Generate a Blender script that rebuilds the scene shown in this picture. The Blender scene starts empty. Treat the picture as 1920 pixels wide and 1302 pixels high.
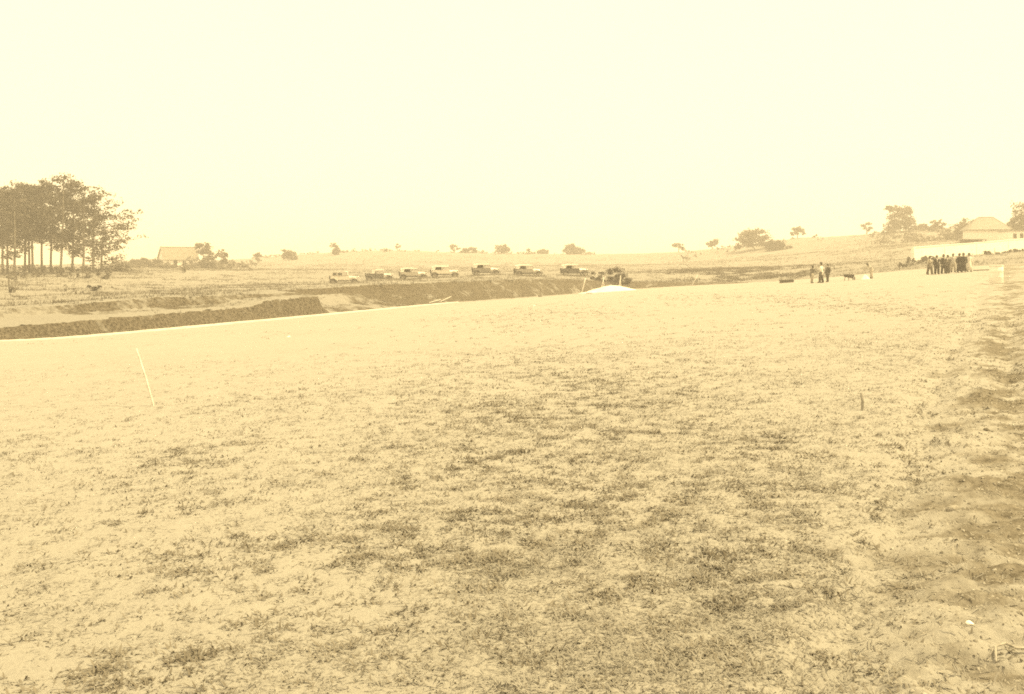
import bpy, bmesh, math, random
import numpy as np
from mathutils import Vector, Matrix

R = math.radians
rng = np.random.default_rng(1928)
random.seed(1928)
scene = bpy.context.scene
COL = scene.collection

# ------------------------------------------------------------------ camera
F, HX, HY, CAMZ = 1750.0, 960.0, 500.0, 1.75       # focal length in photo pixels, horizon row, eye height
cam_data = bpy.data.cameras.new('camera')
cam = bpy.data.objects.new('camera', cam_data)
COL.objects.link(cam)
cam.location = (0, 0, CAMZ)
cam.rotation_euler = (R(90), 0, 0)
cam_data.sensor_width = 36
cam_data.lens = F / 1920 * 36
cam_data.shift_y = -(651 - HY) / 1920
cam_data.clip_start = 0.05
cam_data.clip_end = 6000
scene.camera = cam

# ------------------------------------------------------------------ sky and sun
SUN_EL, SUN_AZ = R(57), R(98)                      # azimuth measured from +Y towards +X
w = bpy.data.worlds.new('World')
scene.world = w
w.use_nodes = True
nt = w.node_tree
nt.nodes.clear()
sky = nt.nodes.new('ShaderNodeTexSky')
sky.sky_type = 'NISHITA'
sky.sun_disc = False
sky.sun_elevation = SUN_EL
sky.sun_rotation = SUN_AZ
sky.dust_density = 4
bw = nt.nodes.new('ShaderNodeRGBToBW')
mul = nt.nodes.new('ShaderNodeMath'); mul.operation = 'MULTIPLY'; mul.inputs[1].default_value = 0.10
mixv = nt.nodes.new('ShaderNodeMath'); mixv.operation = 'MULTIPLY_ADD'
mixv.inputs[1].default_value = 0.12; mixv.inputs[2].default_value = 1.02
tint = nt.nodes.new('ShaderNodeMix'); tint.data_type = 'RGBA'; tint.blend_type = 'MULTIPLY'
tint.inputs[0].default_value = 1.0
tint.inputs[7].default_value = (1.0, 0.815, 0.47, 1)
bg = nt.nodes.new('ShaderNodeBackground'); bg.inputs[1].default_value = 1.0
out = nt.nodes.new('ShaderNodeOutputWorld')
nt.links.new(sky.outputs[0], bw.inputs[0])
nt.links.new(bw.outputs[0], mul.inputs[0])
nt.links.new(mul.outputs[0], mixv.inputs[0])
nt.links.new(mixv.outputs[0], tint.inputs[6])
nt.links.new(tint.outputs[2], bg.inputs[0])
nt.links.new(bg.outputs[0], out.inputs[0])

sd = bpy.data.lights.new('sun', 'SUN')
sd.energy = 3.6
sd.angle = R(0.6)
sd.color = (1.0, 0.80, 0.415)
sun = bpy.data.objects.new('sun', sd)
COL.objects.link(sun)
to_sun = Vector((math.sin(SUN_AZ) * math.cos(SUN_EL), math.cos(SUN_AZ) * math.cos(SUN_EL), math.sin(SUN_EL)))
sun.rotation_euler = to_sun.to_track_quat('Z', 'Y').to_euler()
sun.location = (40, -10, 60)

vs = scene.view_settings
vs.view_transform = 'Standard'
vs.look = 'None'
vs.exposure = 0.72
vs.gamma = 1
vs.use_curve_mapping = False
scene.cycles.use_denoising = False
scene.cycles.filter_width = 1.75
scene.cycles.max_bounces = 6
scene.cycles.volume_bounces = 1
scene.cycles.transparent_max_bounces = 6


# ------------------------------------------------------------------ materials
def S(v, k=0.0):
    """warm grey of reflectance v; k adds brown"""
    return (v, v * (0.95 - 0.13 * k), v * (0.86 - 0.30 * k), 1)


MATS = {}


def mat(name, a, b=None, scale=4.0, rough=0.9, spec=0.15, bump=0.0, bscale=None, detail=6, metal=0.0, trans=0.0):
    if name in MATS:
        return MATS[name]
    m = bpy.data.materials.new(name)
    m.use_nodes = True
    n = m.node_tree.nodes
    l = m.node_tree.links
    p = n['Principled BSDF']
    p.inputs['Roughness'].default_value = rough
    p.inputs['Specular IOR Level'].default_value = spec
    p.inputs['Metallic'].default_value = metal
    tc = n.new('ShaderNodeTexCoord')
    no = n.new('ShaderNodeTexNoise')
    no.inputs['Scale'].default_value = scale
    no.inputs['Detail'].default_value = detail
    l.new(tc.outputs['Object'], no.inputs['Vector'])
    ra = n.new('ShaderNodeValToRGB')
    ra.color_ramp.elements[0].position = 0.32
    ra.color_ramp.elements[1].position = 0.68
    ra.color_ramp.elements[0].color = a
    ra.color_ramp.elements[1].color = b or tuple(min(1, c * 1.25) for c in a[:3]) + (1,)
    l.new(no.outputs['Fac'], ra.inputs[0])
    l.new(ra.outputs[0], p.inputs['Base Color'])
    if bump:
        nb = n.new('ShaderNodeTexNoise')
        nb.inputs['Scale'].default_value = bscale or scale * 3
        nb.inputs['Detail'].default_value = 5
        l.new(tc.outputs['Object'], nb.inputs['Vector'])
        bu = n.new('ShaderNodeBump')
        bu.inputs['Strength'].default_value = bump
        bu.inputs['Distance'].default_value = 0.05
        l.new(nb.outputs['Fac'], bu.inputs['Height'])
        l.new(bu.outputs[0], p.inputs['Normal'])
    if trans:
        tl = n.new('ShaderNodeBsdfTranslucent')
        l.new(ra.outputs[0], tl.inputs[0])
        mx = n.new('ShaderNodeMixShader')
        mx.inputs[0].default_value = trans
        l.new(p.outputs[0], mx.inputs[1])
        l.new(tl.outputs[0], mx.inputs[2])
        l.new(mx.outputs[0], n['Material Output'].inputs[0])
    MATS[name] = m
    return m


def ground_mat(name, pale, dark, soil_a, soil_b, s1=0.25, s2=3.0, s3=22.0, patch=(0.47, 0.66), bump=0.5, aniso=1.0):
    """dry turf: pale base with darker growth by noise at three scales; attribute 'soil' turns it into bare earth"""
    m = bpy.data.materials.new(name)
    m.use_nodes = True
    n = m.node_tree.nodes
    l = m.node_tree.links
    p = n['Principled BSDF']
    p.inputs['Roughness'].default_value = 0.95
    p.inputs['Specular IOR Level'].default_value = 0.05
    tc = n.new('ShaderNodeTexCoord')
    mp = n.new('ShaderNodeMapping')
    mp.inputs['Scale'].default_value = (aniso, 1, 1)
    l.new(tc.outputs['Object'], mp.inputs[0])

    def noise(s, d=6, r=0.6):
        q = n.new('ShaderNodeTexNoise')
        q.inputs['Scale'].default_value = s
        q.inputs['Detail'].default_value = d
        q.inputs['Roughness'].default_value = r
        l.new(mp.outputs[0], q.inputs['Vector'])
        return q.outputs['Fac']

    def rng_(src, a, b):
        q = n.new('ShaderNodeMapRange')
        q.interpolation_type = 'SMOOTHSTEP'
        q.inputs['From Min'].default_value = a
        q.inputs['From Max'].default_value = b
        l.new(src, q.inputs['Value'])
        return q.outputs[0]

    def math_(op, a, b):
        q = n.new('ShaderNodeMath')
        q.operation = op
        for i, x in enumerate((a, b)):
            if isinstance(x, (int, float)):
                q.inputs[i].default_value = x
            else:
                l.new(x, q.inputs[i])
        return q.outputs[0]

    def mix(f, a, b):
        q = n.new('ShaderNodeMix')
        q.data_type = 'RGBA'
        if isinstance(f, (int, float)):
            q.inputs[0].default_value = f
        else:
            l.new(f, q.inputs[0])
        for i, x in ((6, a), (7, b)):
            if isinstance(x, tuple):
                q.inputs[i].default_value = x
            else:
                l.new(x, q.inputs[i])
        return q.outputs[2]
    n1, n2, n3 = noise(s1, 4), noise(s2, 6), noise(s3, 8, 0.7)
    pm = rng_(n1, patch[0], patch[1])
    sm = rng_(n2, 0.40, 0.62)
    fm = rng_(n3, 0.47, 0.68)
    growth = math_('MULTIPLY', math_('ADD', math_('MULTIPLY', pm, 0.75), 0.25), math_('MULTIPLY', math_('ADD', math_('MULTIPLY', sm, 0.7), 0.3), fm))
    turf = mix(growth, pale, dark)
    soil_c = mix(rng_(noise(s3 * 0.6, 8, 0.7), 0.3, 0.7), soil_a, soil_b)
    at = n.new('ShaderNodeAttribute')
    at.attribute_name = 'soil'
    sf = rng_(math_('ADD', at.outputs['Fac'], math_('MULTIPLY', math_('SUBTRACT', n2, 0.5), 0.9)), 0.3, 0.7)
    l.new(mix(sf, turf, soil_c), p.inputs['Base Color'])
    bu = n.new('ShaderNodeBump')
    bu.inputs['Strength'].default_value = bump
    bu.inputs['Distance'].default_value = 0.03
    l.new(math_('ADD', n3, math_('MULTIPLY', n2, 0.6)), bu.inputs['Height'])
    l.new(bu.outputs[0], p.inputs['Normal'])
    return m


# ------------------------------------------------------------------ mesh helpers
def tag(o, label=None, cat=None, group=None, kind=None):
    if label: o['label'] = label
    if cat: o['category'] = cat
    if group: o['group'] = group
    if kind: o['kind'] = kind
    return o


def empty(name, loc, rz=0.0):
    o = bpy.data.objects.new(name, None)
    o.empty_display_size = 0.2
    COL.objects.link(o)
    o.location = loc
    o.rotation_euler = (0, 0, rz)
    return o


def raw(name, V, Fc, m, parent=None, smooth=False):
    V = np.asarray(V, dtype=np.float32)
    me = bpy.data.meshes.new(name)
    if isinstance(Fc, np.ndarray):
        k = Fc.shape[1]
        me.vertices.add(len(V)); me.vertices.foreach_set('co', V.ravel())
        me.loops.add(Fc.size); me.loops.foreach_set('vertex_index', Fc.ravel().astype(np.int32))
        me.polygons.add(len(Fc))
        me.polygons.foreach_set('loop_start', np.arange(0, Fc.size, k, dtype=np.int32))
        if smooth:
            me.polygons.foreach_set('use_smooth', np.ones(len(Fc), dtype=bool))
        me.update(calc_edges=True)
    else:
        me.from_pydata(V.tolist(), [], Fc)
        if smooth:
            me.polygons.foreach_set('use_smooth', np.ones(len(me.polygons), dtype=bool))
        me.update()
    if m: me.materials.append(m)
    o = bpy.data.objects.new(name, me)
    COL.objects.link(o)
    if parent: o.parent = parent
    return o


class MB:
    def __init__(self):
        self.v, self.f = [], []

    def add(self, V, Fc):
        b = len(self.v)
        self.v += [tuple(map(float, p)) for p in V]
        self.f += [tuple(int(i) + b for i in q) for q in Fc]
        return self

    def box(self, c, s, rz=0.0, ry=0.0):
        cx, cy, cz = c
        M = Matrix.Rotation(rz, 3, 'Z') @ Matrix.Rotation(ry, 3, 'Y')
        P = []
        for dx in (-.5, .5):
            for dy in (-.5, .5):
                for dz in (-.5, .5):
                    p = M @ Vector((dx * s[0], dy * s[1], dz * s[2]))
                    P.append((cx + p.x, cy + p.y, cz + p.z))
        return self.add(P, [(0, 1, 3, 2), (4, 6, 7, 5), (0, 4, 5, 1), (2, 3, 7, 6), (0, 2, 6, 4), (1, 5, 7, 3)])

    def tube(self, pts, rad, n=8, sx=1.0, cap=True):
        pts = [Vector(p) for p in pts]
        if not hasattr(rad, '__len__'): rad = [rad] * len(pts)
        V, Fc = [], []
        prev = None
        for i, p in enumerate(pts):
            d = (pts[min(i + 1, len(pts) - 1)] - pts[max(i - 1, 0)]).normalized()
            if prev is None:
                u = d.orthogonal().normalized() if abs(d.z) < .95 else Vector((1, 0, 0))
            else:
                u = prev - d * prev.dot(d)
            u = (u - d * u.dot(d)).normalized()
            prev = u
            v = d.cross(u)
            for k in range(n):
                a = 2 * math.pi * k / n
                V.append(p + u * math.cos(a) * rad[i] * sx + v * math.sin(a) * rad[i])
        for i in range(len(pts) - 1):
            for k in range(n):
                k2 = (k + 1) % n
                Fc.append((i * n + k, i * n + k2, (i + 1) * n + k2, (i + 1) * n + k))
        if cap:
            Fc.append(tuple(range(n - 1, -1, -1)))
            Fc.append(tuple((len(pts) - 1) * n + k for k in range(n)))
        return self.add(V, Fc)

    def loft(self, rings, n=12, cap=True):
        """rings: (cx, cy, z, rx, ry)"""
        V, Fc = [], []
        for (cx, cy, z, rx, ry) in rings:
            for k in range(n):
                a = 2 * math.pi * k / n
                V.append((cx + rx * math.cos(a), cy + ry * math.sin(a), z))
        for i in range(len(rings) - 1):
            for k in range(n):
                k2 = (k + 1) % n
                Fc.append((i * n + k, i * n + k2, (i + 1) * n + k2, (i + 1) * n + k))
        if cap:
            Fc.append(tuple(range(n - 1, -1, -1)))
            Fc.append(tuple((len(rings) - 1) * n + k for k in range(n)))
        return self.add(V, Fc)

    def prism(self, prof, y0, y1, taper=None):
        """profile in x,z extruded along y"""
        n = len(prof)
        V = [(x, y0, z) for x, z in prof] + [(x, y1, z) for x, z in prof]
        Fc = [(i, (i + 1) % n, n + (i + 1) % n, n + i) for i in range(n)]
        Fc += [tuple(range(n - 1, -1, -1)), tuple(range(n, 2 * n))]
        return self.add(V, Fc)

    def build(self, name, m, parent=None, smooth=False, bevel=0.0):
        o = raw(name, self.v, self.f, m, parent, smooth)
        bm = bmesh.new(); bm.from_mesh(o.data)
        bmesh.ops.recalc_face_normals(bm, faces=bm.faces)
        if bevel:
            bmesh.ops.bevel(bm, geom=bm.edges[:], offset=bevel, segments=2, affect='EDGES', clamp_overlap=True)
        bm.to_mesh(o.data); bm.free()
        return o


def vnoise(x, y, seed=0):
    xi, yi = np.floor(x).astype(np.int64), np.floor(y).astype(np.int64)
    xf, yf = x - xi, y - yi
    u, v = xf * xf * (3 - 2 * xf), yf * yf * (3 - 2 * yf)

    def h(a, b):
        k = (a * 374761393 + b * 668265263 + seed * 1442695041) & 0xffffffff
        k = ((k ^ (k >> 13)) * 1274126177) & 0xffffffff
        return ((k ^ (k >> 16)) & 0xffff) / 65535.0
    return (h(xi, yi) * (1 - u) + h(xi + 1, yi) * u) * (1 - v) + (h(xi, yi + 1) * (1 - u) + h(xi + 1, yi + 1) * u) * v


def fbm(x, y, o=4, seed=0):
    t, a, s = 0, 1.0, 0
    for i in range(o):
        t = t + a * (vnoise(x * 2 ** i + 17.3 * i, y * 2 ** i - 9.1 * i, seed + i) - 0.5)
        s += a
        a *= 0.5
    return t / s


def sstep(x, a, b):
    t = np.clip((x - a) / (b - a), 0, 1)
    return t * t * (3 - 2 * t)


class TPS:
    def __init__(self, P, Z, lam=0.0):
        P = np.array(P, float)
        self.s = 100.0
        P = P / self.s
        n = len(P)
        d = np.linalg.norm(P[:, None] - P[None], axis=2)
        K = np.where(d > 0, d * d * np.log(np.maximum(d, 1e-9)), 0) + lam * np.eye(n)
        Q = np.c_[np.ones(n), P]
        A = np.block([[K, Q], [Q.T, np.zeros((3, 3))]])
        s = np.linalg.solve(A, np.r_[np.array(Z, float), 0, 0, 0])
        self.P, self.w, self.a = P, s[:n], s[n:]

    def __call__(self, x, y):
        x, y = np.asarray(x, float) / self.s, np.asarray(y, float) / self.s
        z = self.a[0] + self.a[1] * x + self.a[2] * y
        for (px, py), wt in zip(self.P, self.w):
            r2 = (x - px) ** 2 + (y - py) ** 2
            z = z + wt * 0.5 * r2 * np.log(np.maximum(r2, 1e-12))
        return z


def wx(px, Y): return (px - HX) / F * Y
def wz(py, Y): return CAMZ - (py - HY) / F * Y


# ------------------------------------------------------------------ lie of the land
FIELD_PTS = [(-600, 657, 33), (0, 641, 45), (200, 626, 51.3), (400, 608, 59.5), (500, 599, 64.7), (620, 588, 72.3), (720, 579, 80.2), (830, 569, 91),
             (920, 563, 102), (1000, 557, 113), (1060, 552.5, 119), (1100, 549, 122), (1200, 541, 125), (1300, 535.5, 125), (1420, 529.5, 122),
             (1545, 530, 87), (1780, 512, 88), (1868, 530, 50), (1560, 521, 112), (1750, 503, 108), (1990, 492, 105)]
fp = [(wx(a, c), c) for a, b, c in FIELD_PTS] + [(0, 0), (3, 0), (-3, 0), (2, 4), (-2, 4), (9.6, 18), (-30, 20)]
fz = [wz(b, c) for a, b, c in FIELD_PTS] + [0, .1, -.12, .04, -.1, .36, -1.55]
field_tps = TPS(fp, fz, 0.0005)

UP_PTS = [(-500, 590, 38), (0, 580, 54), (370, 553, 68), (620, 545, 82), (800, 531, 97), (900, 526, 108), (1000, 524, 121), (1090, 525, 128), (1200, 529, 130),
          (1300, 530, 130), (1420, 529, 127), (1560, 519, 118), (1750, 502, 112), (1990, 490, 110),
          (646, 532, 131), (712, 526, 135), (775, 521, 135), (835, 519, 135), (910, 516, 135), (990, 514, 138), (1077, 514, 138),
          (-500, 520, 145), (0, 514, 145), (100, 513, 145), (180, 511, 145), (335, 502, 240), (250, 496, 240), (-200, 500, 260), (430, 499, 250), (100, 503, 260),
          (520, 490, 300), (460, 496, 300), (560, 478, 340), (630, 473.5, 345), (750, 470, 345), (850, 474, 345), (1000, 476, 345), (1100, 477, 345), (1200, 475.5, 340),
          (1300, 471, 335), (1400, 466, 300), (1453, 469, 285), (1500, 447, 320), (1600, 442, 310), (1700, 432, 300), (1800, 428, 300), (1950, 420, 300), (2300, 418, 300),
          (1283, 489, 290), (1300, 500, 200), (1500, 497, 185), (1000, 500, 210), (750, 505, 210),
          (1715, 489, 131), (1920, 467, 175), (1850, 452, 205), (2100, 458, 210), (1600, 478, 200), (1650, 455, 260)]
uq = [(wx(a, c), c) for a, b, c in UP_PTS]
uz = [wz(b, c) for a, b, c in UP_PTS]
# beyond the crest the land falls away again
for a, b, c in UP_PTS:
    if c in (345, 340, 335, 320, 310, 300) and b < 480:
        uq.append((wx(a, c) * 1.30, c * 1.30)); uz.append(wz(b, c) - 3.5)
for x, y in ((-420, 420), (-300, 500), (-100, 620), (120, 640), (350, 620), (560, 480)):
    uq.append((x, y)); uz.append(-1.0)
up_tps = TPS(uq, uz, 0.0003)


def upper(x, y):
    r = np.hypot(x, y)
    far = sstep(r, 480, 800)
    return up_tps(np.where(r > 700, x * 700 / np.maximum(r, 1), x), np.where(r > 700, y * 700 / np.maximum(r, 1), y)) * (1 - far) + far * (-4.0)


# foot of the cutting: a curve in plan, stations named by the photo column that the foot has there
Q = [(-2600, 20.5), (-1200, 26), (-600, 33), (-200, 40.1), (0, 45), (200, 51.3), (400, 59.5), (500, 64.7), (620, 72.3), (720, 80.2), (830, 91), (920, 102), (1000, 112), (1060, 118), (1100, 121), (1200, 124),
     (1300, 125), (1420, 122), (1545, 117), (1700, 113), (1950, 109), (2300, 104), (3200, 96), (5200, 84)]
qk = np.array([q for q, _ in Q], float)
qx = np.array([wx(q, y) for q, y in Q]); qy = np.array([y for _, y in Q], float)
arc = np.r_[0, np.cumsum(np.hypot(np.diff(qx), np.diff(qy)))]
ss = np.concatenate([np.linspace(0, np.interp(-260, qk, arc), 40, endpoint=False),
                     np.arange(np.interp(-260, qk, arc), np.interp(1450, qk, arc), 0.22),
                     np.linspace(np.interp(1450, qk, arc), np.interp(2000, qk, arc), 60),
                     np.linspace(np.interp(2000, qk, arc) + 4, arc[-1], 40)])
fine = np.linspace(0, arc[-1], 4000)
fx, fy = np.interp(fine, arc, qx), np.interp(fine, arc, qy)
ker = np.hanning(161); ker /= ker.sum()


def smooth(a):
    pad = np.r_[2 * a[0] - a[80:0:-1], a, 2 * a[-1] - a[-2:-82:-1]]
    return np.convolve(pad, ker, 'valid')


fx, fy = smooth(fx), smooth(fy)
CX, CY = np.interp(ss, fine, fx), np.interp(ss, fine, fy)
tx, ty = np.gradient(fx, fine), np.gradient(fy, fine)
tx, ty = smooth(tx), smooth(ty)
tn = np.hypot(tx, ty)
NX, NY = np.interp(ss, fine, -ty / tn), np.interp(ss, fine, tx / tn)
SQ = np.interp(ss, arc, qk)
fq = np.interp(fine, arc, qk)


def foot_at(q, d=0.0):
    i = np.interp(q, fq, fine)
    x, y = np.interp(i, fine, fx), np.interp(i, fine, fy)
    return x + np.interp(i, fine, -ty / tn) * d, y + np.interp(i, fine, tx / tn) * d


def signed_d(X, Y):
    """rough distance beyond the foot line (positive on the hill side)"""
    X, Y = np.asarray(X, float), np.asarray(Y, float)
    out = np.full(X.shape, 1e9)
    sgn = np.zeros(X.shape)
    for k in range(0, len(fine), 12):
        dx, dy = X - fx[k], Y - fy[k]
        d = np.hypot(dx, dy)
        b = d < out
        out = np.where(b, d, out)
        sgn = np.where(b, dx * (-ty[k]) + dy * tx[k], sgn)
    return np.where(sgn > 0, out, -out)


# profile of the cutting: q, d1, z1, d2, z2, d3, z3
PROF = np.array([
    (-2600, .7, -1.4, 3.5, -.9, 4.2, -.70), (-200, .7, -1.30, 3.5, -.86, 4.2, -.64), (0, .7, -1.27, 3.4, -.92, 4.1, -.62), (200, .7, -1.13, 3.3, -.90, 4.0, -.46),
    (400, .7, -1.05, 3.1, -.86, 3.9, -.25), (480, .7, -1.0, 2.9, -.82, 3.7, -.25), (512, .7, -.66, 2.3, -.50, 3.0, -.26), (610, .7, -.50, 1.9, -.42, 2.5, -.27),
    (638, 3.2, -1.45, 5.2, -.72, 5.8, -.22), (780, 3.0, -1.35, 4.6, -.55, 5.1, .02), (830, .7, -1.55, 2.2, -.60, 3.0, .08), (900, .6, -1.40, 2.0, -.45, 2.7, .14),
    (1000, .6, -1.30, 1.8, -.45, 2.5, .12), (1090, .6, -1.10, 1.6, -.45, 2.3, .0), (1200, .5, -.95, 1.2, -.60, 1.8, -.34), (1300, .4, -.70, .9, -.55, 1.4, -.42),
    (1420, .4, -.36, .9, -.34, 1.4, -.32)])


def land():
    rows = np.concatenate([[-0.5], np.linspace(0, 6.5, 66), np.linspace(7, 12, 12)])
    far = np.concatenate([12 * np.exp(np.linspace(0, math.log(1500 / 12.), 170))])
    D = np.concatenate([rows, far[1:]])
    nb = len(rows)
    S_, Dd = np.meshgrid(np.arange(len(ss)), D, indexing='ij')
    cx, cy, nx, ny, q = CX[S_], CY[S_], NX[S_], NY[S_], SQ[S_]
    ip = [np.interp(q, PROF[:, 0], PROF[:, k]) for k in range(1, 7)]
    wob = fbm(ss * 0.45, ss * 0 + 3.3, 3, 5)[S_] * 0.7 + fbm(ss * 2.2, ss * 0 + 1.3, 2, 8)[S_] * 0.3
    act = (1 - sstep(q, 1330, 1420))
    ip[0] = ip[0] + wob * 0.5 * act
    ip[2] = ip[2] + wob * 0.9 * act * (ip[2] > 1.5)
    ip[4] = np.maximum(ip[4] + wob * 1.0 * act, ip[2] + .35)
    X, Y = cx + nx * Dd, cy + ny * Dd
    zf = field_tps(cx, cy)
    zu = upper(X, Y)
    z0 = zf + 0.0
    Z = np.where(Dd < 0, zf - 0.06, 0)
    d0 = 0 * Dd

    def seg(a, b, za, zb, m):
        t = np.clip((Dd - a) / np.maximum(b - a, 1e-4), 0, 1)
        return za + (zb - za) * t
    d1, z1, d2, z2, d3, z3 = ip
    right = sstep(q, 1400, 1440)
    prof = np.where(Dd < d1, seg(d0, d1, z0, z1, 0), np.where(Dd < d2, seg(d1, d2, z1, z2, 0), np.where(Dd < d3, seg(d2, d3, z2, z3, 0),
                    z3 + (zu - z3) * sstep(Dd, d3, d3 + 9))))
    merged = zf + .02 + (zu - zf - .02) * sstep(Dd, 0, 10)
    Z = np.where(Dd < 0, zf - 0.06, prof * (1 - right) + merged * right)
    # how bare and dark the earth is
    n2 = fbm(X * .6, Y * .6, 4, 3)
    n3 = fbm(X * 2.0, Y * 2.0, 4, 6)
    left = q < 621
    mid = (q >= 621) & (q < 800)
    soil = np.zeros_like(Z)
    face1 = (Dd > -.1) & (Dd < d1 + .02)
    face2 = (Dd >= d2) & (Dd < d3 + .05)
    soil = np.where(left & face1, .88 + n2 * .75 + n3 * .5, soil)
    soil = np.where(left & face2, np.where(q < 230, .50, .72) + n2 * .8, soil)
    soil = np.where(left & (q > 200) & (Dd > d2 - 1.3) & (Dd < d2), .5 + n2, soil)
    soil = np.where(mid & (Dd > d2 - .9) & (Dd < d3 + .05), .42 + .9 * sstep(q, 690, 800) * .4 + n2, soil)
    soil = np.where(mid & face2, .95, soil)
    soil = np.where(mid & (Dd < d2), np.maximum(soil, .50 + .22 * sstep(q, 690, 800) + n2 * 1.1 + n3 * .6), soil)
    soil = np.where((q >= 800) & (q < 1400) & (Dd > 0.05) & (Dd < d3 + .05), .74 + n2 * .8 + n3 * .6, soil)
    steep = np.clip(soil, 0, 1) * act
    # erosion relief on the faces, rough pasture above
    gul = fbm(ss * 1.6, ss * 0, 3, 21)[S_]
    amp = np.where((Dd > 0) & (Dd < d3 + .3), steep, 0)
    X = X + nx * (n3 * .40 + gul * .45) * amp
    Y = Y + ny * (n3 * .40 + gul * .45) * amp
    Z = Z + n3 * .22 * amp + np.where(Dd > 1.5, fbm(X * .35, Y * .35, 4, 11) * np.clip(Dd / 40, .10, .55), 0)
    # a ragged turf lip hangs a little over the fresh faces
    nn = (nb, len(D))
    idx = np.arange(Z.size).reshape(Z.shape)

    def sheet(name, a, b, m):
        V = np.stack([X[:, a:b], Y[:, a:b], Z[:, a:b]], -1).reshape(-1, 3)
        I = np.arange(V.shape[0]).reshape(Z.shape[0], b - a)
        Fc = np.stack([I[:-1, :-1], I[1:, :-1], I[1:, 1:], I[:-1, 1:]], -1).reshape(-1, 4)
        o = raw(name, V, Fc, m, None, True)
        at = o.data.attributes.new('soil', 'FLOAT', 'POINT')
        at.data.foreach_set('value', np.clip(soil[:, a:b], 0, 1).ravel().astype(np.float32))
        tag(o, kind='structure')
        return o
    e = sheet('embankment', 0, nb, M_BANK)
    h = sheet('hillside', nb - 1, len(D), M_HILL)
    tag(e, 'dark earth cutting in two steps between field and pasture', None)
    return X, Y, Z, soil, Dd, d3, q


M_FIELD = ground_mat('field_turf', S(.358), S(.20, .3), S(.11, .6), S(.25, .4), s1=.16, s2=2.2, s3=24.0, patch=(.40, .66), bump=.8)
M_BANK = ground_mat('cut_earth', S(.255), S(.13, .4), S(.04, .9), S(.165, .6), s1=.35, s2=2.4, s3=11.0, patch=(.40, .65), bump=1.0)
M_HILL = ground_mat('pasture', S(.26), S(.13, .4), S(.05, .9), S(.10, .8), s1=.035, s2=.30, s3=2.2, patch=(.36, .60), bump=.6)
LX, LY, LZ, LSOIL, LD, LD3, LQ = land()

_hx = None


def hill_z(x, y):
    """height of the built hillside mesh at (x, y): plane through the nearest grid points"""
    d = (LX - x) ** 2 + (LY - y) ** 2
    i, j = np.unravel_index(np.argmin(d), d.shape)
    I = [(i, j)] + [(min(max(i + a, 0), LX.shape[0] - 1), min(max(j + b, 0), LX.shape[1] - 1)) for a, b in ((3, 0), (-3, 0), (0, 1), (0, -1))]
    A = np.array([(LX[p] - x, LY[p] - y, 1) for p in I])
    return float(np.linalg.lstsq(A, np.array([LZ[p] for p in I]), rcond=None)[0][2])


# the track that leaves the camera's feet towards the upper right
def track_u(X, Y):
    return X - (0.525 * Y - 0.25 + 0.12 * np.sin(Y * .3))


def field_relief(X, Y):
    r = np.hypot(X, Y)
    u = track_u(X, Y)
    wdt = .66 + Y * .058
    tr = np.exp(-(u / wdt) ** 2)
    near = 1 - sstep(r, 30, 90)
    z = fbm(X * .5, Y * .5, 4, 31) * .06 * near + fbm(X * 4, Y * 4, 4, 41) * .04 * near
    # two ruts and the clods between them
    z = z - tr * .05 - .05 * np.exp(-((u - .45) / .22) ** 2) - .05 * np.exp(-((u + .55) / .22) ** 2)
    z = z + tr * near * (np.abs(fbm(X * 2.4, Y * 4.5, 4, 51)) * .20 + fbm(X * 9, Y * 9, 3, 61) * .05)
    return z, tr


def field_z(X, Y):
    X, Y = np.asarray(X, float), np.asarray(Y, float)
    return field_tps(X, Y) + field_relief(X, Y)[0]


def make_field():
    Yr = 0.9 * np.exp(np.linspace(0, math.log(140 / .9), 720))
    U = np.linspace(-.95, .95, 520)
    Ym, Um = np.meshgrid(Yr, U, indexing='ij')
    Xm = Um * (Ym + 1.2)
    rel, tr = field_relief(Xm, Ym)
    Z = field_tps(Xm, Ym) + rel
    sdist = signed_d(Xm, Ym)
    Z = Z - sstep(sdist, 0.05, 1.2) * .6 - np.clip(sdist, 0, 60) * .12
    V = np.stack([Xm, Ym, Z], -1).reshape(-1, 3)
    I = np.arange(V.shape[0]).reshape(Z.shape)
    Fc = np.stack([I[:-1, :-1], I[:-1, 1:], I[1:, 1:], I[1:, :-1]], -1)
    keep = (sdist[:-1, :-1] < 6)
    Fc = Fc[keep]
    o = raw('field', V, Fc, M_FIELD, None, True)
    u = track_u(Xm, Ym)
    near = 1 - sstep(Ym, 6, 14)
    so = tr * (.52 + .24 * near) + (fbm(Xm * .9, Ym * .9, 4, 77) * 1.0 + fbm(Xm * 3.1, Ym * 6, 3, 79) * 1.2) * tr
    # the worn pale strip and the darker rough ground right of the track
    so = so * (.6 + .4 * sstep(u, -.3, .4))
    at = o.data.attributes.new('soil', 'FLOAT', 'POINT')
    at.data.foreach_set('value', np.clip(so, 0, 1).ravel().astype(np.float32))
    tag(o, 'wide dry playing field of pale trampled turf', None, kind='structure')


make_field()

# pale sandy strip along the foot of the cutting
M_SAND = mat('pale_sand', S(.42), S(.60), scale=1.8, bump=.3)


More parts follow.
